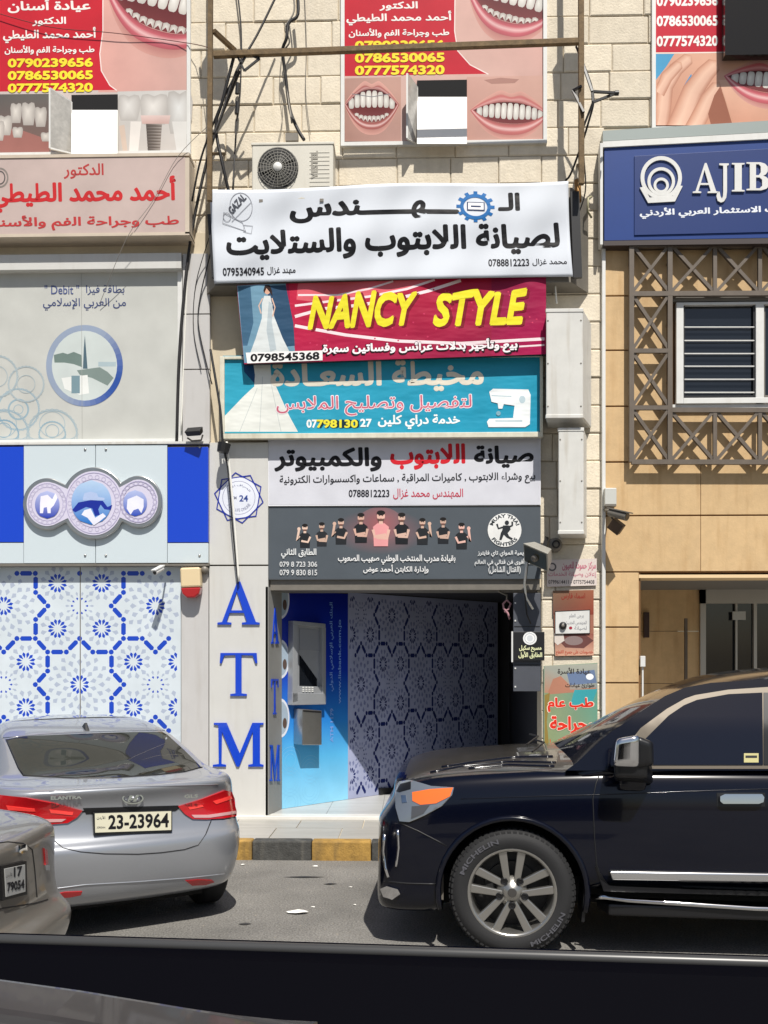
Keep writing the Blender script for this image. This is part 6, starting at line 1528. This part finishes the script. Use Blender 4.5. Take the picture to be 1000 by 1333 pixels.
ELV = [(.21,.20,3.85,.77,.25,.05),(.25,.09,3.9,.83,.28,.06),(.36,.03,3.95,.865,.30,.07),(.50,.0,3.97,.882,.30,.08),(.60,-.01,3.97,.888,.30,.085),(.655,.005,3.95,.888,.30,.09),(.675,.05,3.95,.888,.30,.09),(.80,.085,3.9,.885,.31,.10),(.90,.085,3.85,.878,.33,.11),
       (.965,.05,3.6,.868,.35,.12),(1.01,.02,3.2,.85,.37,.13),(1.035,.06,3.0,.83,.37,.13),(1.05,.22,2.9,.80,.34,.12),(1.07,.46,2.85,.765,.26,.10),(1.14,.64,2.75,.735,.2,.12),(1.24,.90,2.6,.685,.18,.13),(1.32,1.14,2.45,.63,.17,.12),(1.375,1.42,2.3,.56,.17,.10),(1.405,1.70,2.15,.42,.15,.08)]
vs, fs = stack(ELV)
ebody = body_mesh('body', vs, fs, [M_silverp, M_arch], [((s_*.85, y, .33), (1, 0, 0), .36, .22) for y in (.72, 3.3) for s_ in (-1, 1)], 2)
link(ebody, sal); EG = Rig(sal, [ebody])
for (s_, y) in ((-1,.70),(1,.70),(-1,3.3),(1,3.3)):
    w_ = make_wheel(sal, (s_*.755, y, .315 if y < 2 else .47), 1, .315, .205, .20, 'plain'); w_.rotation_euler = (0, 0, R(-90) if s_ > 0 else R(90))
GL = EG.patch('rear_window', [(8,963),(30,959),(119,955),(170,953.5),(211,953),(218,957),(240,977),(262,999),(240,1004.5),(204,1008.5),(150,1012),(102,1013),(60,1012),(31,1010),(24,1000),(15,982)], .003, M_rearg, step=10)
EG.seam('window_seal', [(8,963),(24,1000),(31,1010),(102,1013.5),(150,1012.5),(204,1009),(240,1005),(263,999)], .007, M_trim, GL)
EG.seam('roof_joint', [(4,961),(60,956),(119,953),(170,951.5),(214,951)], .006, M_chrome, GL)
for pts in ([(150,1000),(175,985),(215,968)], [(176,992),(205,984),(240,982)]): EG.seam('reflection_strip', pts, .0035, M_greymet, GL)  # thin grey strips laid on the glass as modelled reflections
def lamp(outer, strips, white, nm='tail_lamp'):
    o = EG.patch(nm, outer, .012, M_red, step=6)
    for s_ in strips: EG.patch('glowing_segment', s_, .016, mat('bright_red_lens', (.95, .06, .05), .15, coat=1.0), o, step=6)
    EG.patch('reversing_strip', white, .016, mat('pale_pink_lens', (.55, .30, .30), .15, coat=1.0), o, step=7)
    return o
lamp([(231,1049.5),(262,1040),(292,1028.5),(300,1031),(306,1039),(308,1050),(306,1063),(290,1066),(268,1067),(250,1066.5),(240,1060)],
     [[(244,1051),(262,1048),(264,1050),(246,1054)], [(276,1043),(298,1036),(300,1040),(280,1047)]], [(248,1061),(270,1061),(305,1056),(305,1060),(272,1065),(252,1065)])
lamp([(-20,1036),(0,1035),(34,1038),(70,1045),(107,1055),(100,1064),(88,1071.5),(55,1074),(14,1074),(0,1069),(-16,1060)],
     [[(10,1048),(45,1052),(46,1056),(12,1054)], [(64,1053),(95,1057),(94,1061),(66,1058)]], [(4,1062),(50,1066),(86,1066),(80,1070),(50,1071),(8,1068)])
EG.seam('boot_seam', [(107,1057),(118,1054),(235,1050)], .006, M_trim)
EG.patch('plate_recess', [(108,1052),(232,1048.5),(234,1052),(228,1056),(112,1060)], .004, M_trim, step=8)
EG.seam('boot_seam', [(61,1076),(68,1092),(82,1104),(105,1109),(136,1111.5),(180,1112),(210,1110),(240,1106),(258,1100),(268,1086),(275,1068)], .004, M_dark)
EG.seam('bumper_seam', [(275,1067),(290,1067),(306,1064)], .003, M_dark)
for pts in ([(241,1146),(258,1144.5),(276,1145.5),(279,1148),(268,1151.5),(250,1152.5)], [(60,1166),(84,1161),(107,1160),(105,1165),(90,1168),(64,1169)]): EG.patch('bumper_reflector', pts, .006, M_red, step=5)
EG.seam('bumper_crease', [(64,1158),(110,1152),(180,1148),(245,1143),(300,1137)], .005, M_silverp)
EG.seam('boot_lip', [(64,1031),(110,1026.5),(173,1024),(235,1022.5),(284,1021)], .005, M_silverp)
EG.seam('bumper_lower_edge', [(62,1183),(110,1184),(190,1180),(250,1177.5),(300,1173)], .012, M_trim)
# number plate, badge and lettering on flat carriers
pc_, nn_ = EG.hit(173, 1070) if not setattr(EG, 'cx', 173) and not setattr(EG, 'cy', 1070) else (None, None)
pn = Vector((math.sin(TH), -math.cos(TH), .10)).normalized(); PP = Pl(tuple(pc_ + pn*.03), tuple(pn))
def ep(pts, off, th, name, m, parent, bevel=0):
    b = MB(); b.prism([sal.matrix_world.inverted() @ PP(*p, off) for p in pts], (sal.matrix_world.inverted().to_3x3() @ (-pn))*th); return b.build(name, m, parent, bevel=bevel)
bpy.context.view_layer.update()
pf = ep([(121.5,1058),(224.5,1054.5),(224.5,1083),(122.5,1087)], 0, .03, 'number_plate', M_trim, sal, .003)
ep([(123.5,1059),(223,1056),(223,1080.5),(124,1084)], .004, .004, 'plate_face', mat('plate_cream', '#cfcbb4', .4), pf)
Ei = sal.matrix_world.inverted()
A = Art(lambda x, y, o: Ei @ PP(x, y, .004+o), .001)
A.text('23-23964', 141, 1061, 220, 1080, '#16161a', .02, sl=-.035); A.text('الأردن', 126, 1062, 137, 1067, '#4a4a4c'); A.text('JORDAN', 126, 1076, 137, 1079, '#4a4a4c')
A.build('plate_lettering', pf)
pb, nb2 = EG.hit(173, 1039); P2 = Pl(tuple(pb + pn*.012), tuple(pn)); bg_ = MB()
k = 28; ring_o = [(173+14*math.cos(R(360*i/k)), 1039.5+7.5*math.sin(R(360*i/k))) for i in range(k)]; ring_i = [(173+12*math.cos(R(360*i/k)), 1039.5+5.9*math.sin(R(360*i/k))) for i in range(k)]
for i in range(k):
    j = (i+1) % k; q = [ring_o[i], ring_o[j], ring_i[j], ring_i[i]]; bg_.prism([Ei @ P2(*p) for p in q], Vector((0, .012, 0)))
for q in ([(166,1043.5),(169,1044.5),(173,1035.5),(169,1035)], [(173,1044),(177,1043.5),(181,1034.8),(177,1035)], [(168.5,1041.5),(178.5,1037.5),(177.5,1039.5),(168,1043)]): bg_.prism([Ei @ P2(*p, .001) for p in q], Vector((0, .012, 0)))
bd2 = bg_.build('badge', M_chrome, sal)
A = Art(lambda x, y, o: Ei @ P2(x, y, o), -.006); A.text('ELANTRA', 66, 1036.5, 106, 1041.5, '#c9cbd0', .03, sl=-.03); A.text('GLS', 240, 1034.5, 258, 1039, '#c9cbd0', .03, sl=-.03)
A.build('model_lettering', sal, M_chrome)
h_, n_ = EG.hit(113, 950); q = Ei @ h_
b = MB(); b.hexa([(q.x-.02, q.y-.04, q.z-.02), (q.x+.02, q.y-.04, q.z-.02), (q.x+.008, q.y+.02, q.z+.055), (q.x-.008, q.y+.02, q.z+.055)], [(q.x-.02, q.y+.16, q.z-.01), (q.x+.02, q.y+.16, q.z-.01), (q.x+.008, q.y+.06, q.z+.05), (q.x-.008, q.y+.06, q.z+.05)]); b.build('shark_fin', M_dark, sal, bevel=.008)
b = MB(); b.box(-.6, .6, .3, 3.6, .17, .3); b.build('underbody', M_arch, sal)

# ------------------------------------------------------------------ beige car, only its rear corner is in view
BY0 = 4.62; c0 = Wp(20, 857, BY0)
bei = thing('beige_saloon_car', 'beige grey car whose rear corner and dark framed plate peek in at lower left', 'car', (c0.x, c0.y, 0), rz=R(86))
BLV = [(.22,.14,4.2,.74,.25,.05),(.27,.03,4.3,.81,.28,.06),(.40,-.04,4.35,.845,.30,.07),(.52,-.06,4.35,.85,.30,.07),(.56,.03,4.35,.85,.30,.07),(.70,.05,4.3,.85,.30,.08),(.86,.04,4.2,.84,.30,.08),(.95,.03,4.0,.82,.30,.08),(1.0,.06,3.4,.79,.30,.08),(1.03,.20,3.2,.76,.28,.08),(1.06,.48,3.1,.73,.2,.08),(1.2,.85,2.9,.68,.18,.10),(1.34,1.2,2.6,.60,.17,.1),(1.42,1.5,2.4,.5,.15,.08),(1.44,1.8,2.2,.35,.12,.05)]
vs, fs = stack(BLV)
bb_ = body_mesh('body', vs, fs, [M_beigep, M_arch], [((s_*.82, y, .33), (1, 0, 0), .36, .22) for y in (.95, 3.5) for s_ in (-1, 1)], 2); link(bb_, bei)
KG = Rig(bei, [bb_]); Bi = bei.matrix_world.inverted()
for (s_, y) in ((-1,.95),(1,.95),(-1,3.5),(1,3.5)):
    w_ = make_wheel(bei, (s_*.755, y, .31), 1, .31, .2, .19, 'plain'); w_.rotation_euler = (0, 0, R(-90) if s_ > 0 else R(90))
KG.cx, KG.cy = 20, 1146; hb_, hn_ = KG.hit(20, 1146); bn_ = Vector((math.sin(R(86)), -math.cos(R(86)), 0)); KP = Pl(tuple(hb_ + bn_*.02), tuple(bn_))
def kp(pts, off, th, name, m, parent):
    b = MB(); b.prism([Bi @ KP(*p, off) for p in pts], (Bi.to_3x3() @ (-bn_))*th); return b.build(name, m, parent, bevel=.003)
kf = kp([(1.5,1127),(35,1121),(36,1165),(4,1173)], 0, .02, 'number_plate', M_trim, bei)
kp([(6,1131),(33,1125.5),(33.5,1161),(8,1168)], .004, .004, 'plate_face', mat('plate_grey', '#a9a9a6', .4), kf)
A = Art(lambda x, y, o: Bi @ KP(x, y, .004+o), .001); A.text('17', 18, 1129, 29, 1142, '#2c2c30', .03, sl=-.2); A.text('79054', 9.5, 1149, 32, 1161, '#2c2c30', .03, sl=-.2); A.text('الأردن', 8, 1137, 16, 1143, '#4c4c4e', .0, sl=-.2); A.build('plate_lettering', kf)
KG.seam('boot_seam', [(-6,1098),(10,1096),(30,1098),(42,1106),(45,1130),(48,1168)], .004, M_dark)
KG.seam('bumper_seam', [(-6,1184),(20,1180),(44,1176),(62,1171)], .004, M_dark)
KG.patch('badge', [(22,1101),(33,1100),(34,1107),(28,1112),(22,1109)], .008, M_chrome, step=5)
KG.patch('tail_lamp', [(56,1104),(60,1107),(61,1124),(58,1128)], .008, M_red, step=5)
KG.patch('side_reflector', [(56,1126),(62,1126),(62,1133),(57,1133)], .012, M_chrome, step=4)

# ------------------------------------------------------------------ the car the picture is taken from: dark door with its window ledge
oc = thing('near_car_door', 'black car door ledge with pale rubber edge across the near foreground', 'car door', tuple(Wp(500, 1260, .62)))
WB.append(oc)
M_sill = mat('black_door_plastic', (.0015, .0015, .003), .7, spec=.03)
def on_z(px, py, z): d = ray(px, py); return CAMP + d*((z - H)/d.z)
L0, R0 = on_z(-260, 1220, 1.715), on_z(1260, 1267, 1.715)
sd = (R0 - L0).normalized(); inw = Vector((sd.y, -sd.x, 0)); inw = inw if inw.y < 0 else -inw
L0 -= sd*1.1; R0 += sd*1.6
dn = Vector((0, 0, -1)); nseg = 8
b = MB(); b.prism([L0, L0+inw*.012+dn*.002, L0+inw*.05+dn*.03, L0+inw*.07+dn*.12, L0+inw*.09+dn*.45, L0+inw*.03+dn*.5, L0-inw*.08+dn*.5, L0-inw*.05+dn*.02], R0-L0); b.build('door_ledge', M_sill, oc, bevel=.006)
b = MB(); b.tube([L0-inw*.004+dn*-.001, R0-inw*.004+dn*-.001], .0035, 8); b.build('rubber_edge', mat('grey_weather_strip', (.05,.05,.05), .35), oc, smooth=True)
b = MB(); b.prism([L0-inw*.055+dn*.01, L0-inw*.10+dn*.35, L0-inw*.13+dn*.8, L0-inw*.08+dn*1.35, L0-inw*.04+dn*1.35, L0-inw*.09+dn*.8, L0-inw*.05+dn*.35], R0-L0); b.build('outer_skin', M_navyp, oc)
q = on_z(643, 1291, 1.66)
b = MB(); PN = (inw*1.0 + Vector((0,0,.35))).normalized(); b.lathe([(0, .0), (.0075, .0), (.008, -.002), (.0095, -.002), (.010, -.006)], q, PN, 24); b.build('round_cap', M_trim, oc)
# grey trim slab at lower left
tr = [on_z(-300, 1235, 1.76), on_z(100, 1280, 1.70), on_z(260, 1305, 1.67), on_z(420, 1336, 1.65)]
b = MB(); b.prism([Wp(-300,1225,.46), Wp(0,1266,.45), Wp(110,1281,.445), Wp(250,1304,.44), Wp(400,1333,.43), Wp(440,1345,.42), Wp(440,1500,.42), Wp(-300,1500,.46)], (0, -.05, 0)); b.build('grey_trim', mat('grey_cabin_trim', (.028,.026,.025), .45, var=.4, vscale=18, stretch=(.3,.3,6), coat=.3), oc, bevel=.01, seg=4)

# keep world placement of parts modelled in place
bpy.context.view_layer.update()
for o in WB:
    inv = Matrix.Translation(-o.location)
    for c in o.children: c.matrix_parent_inverse = inv
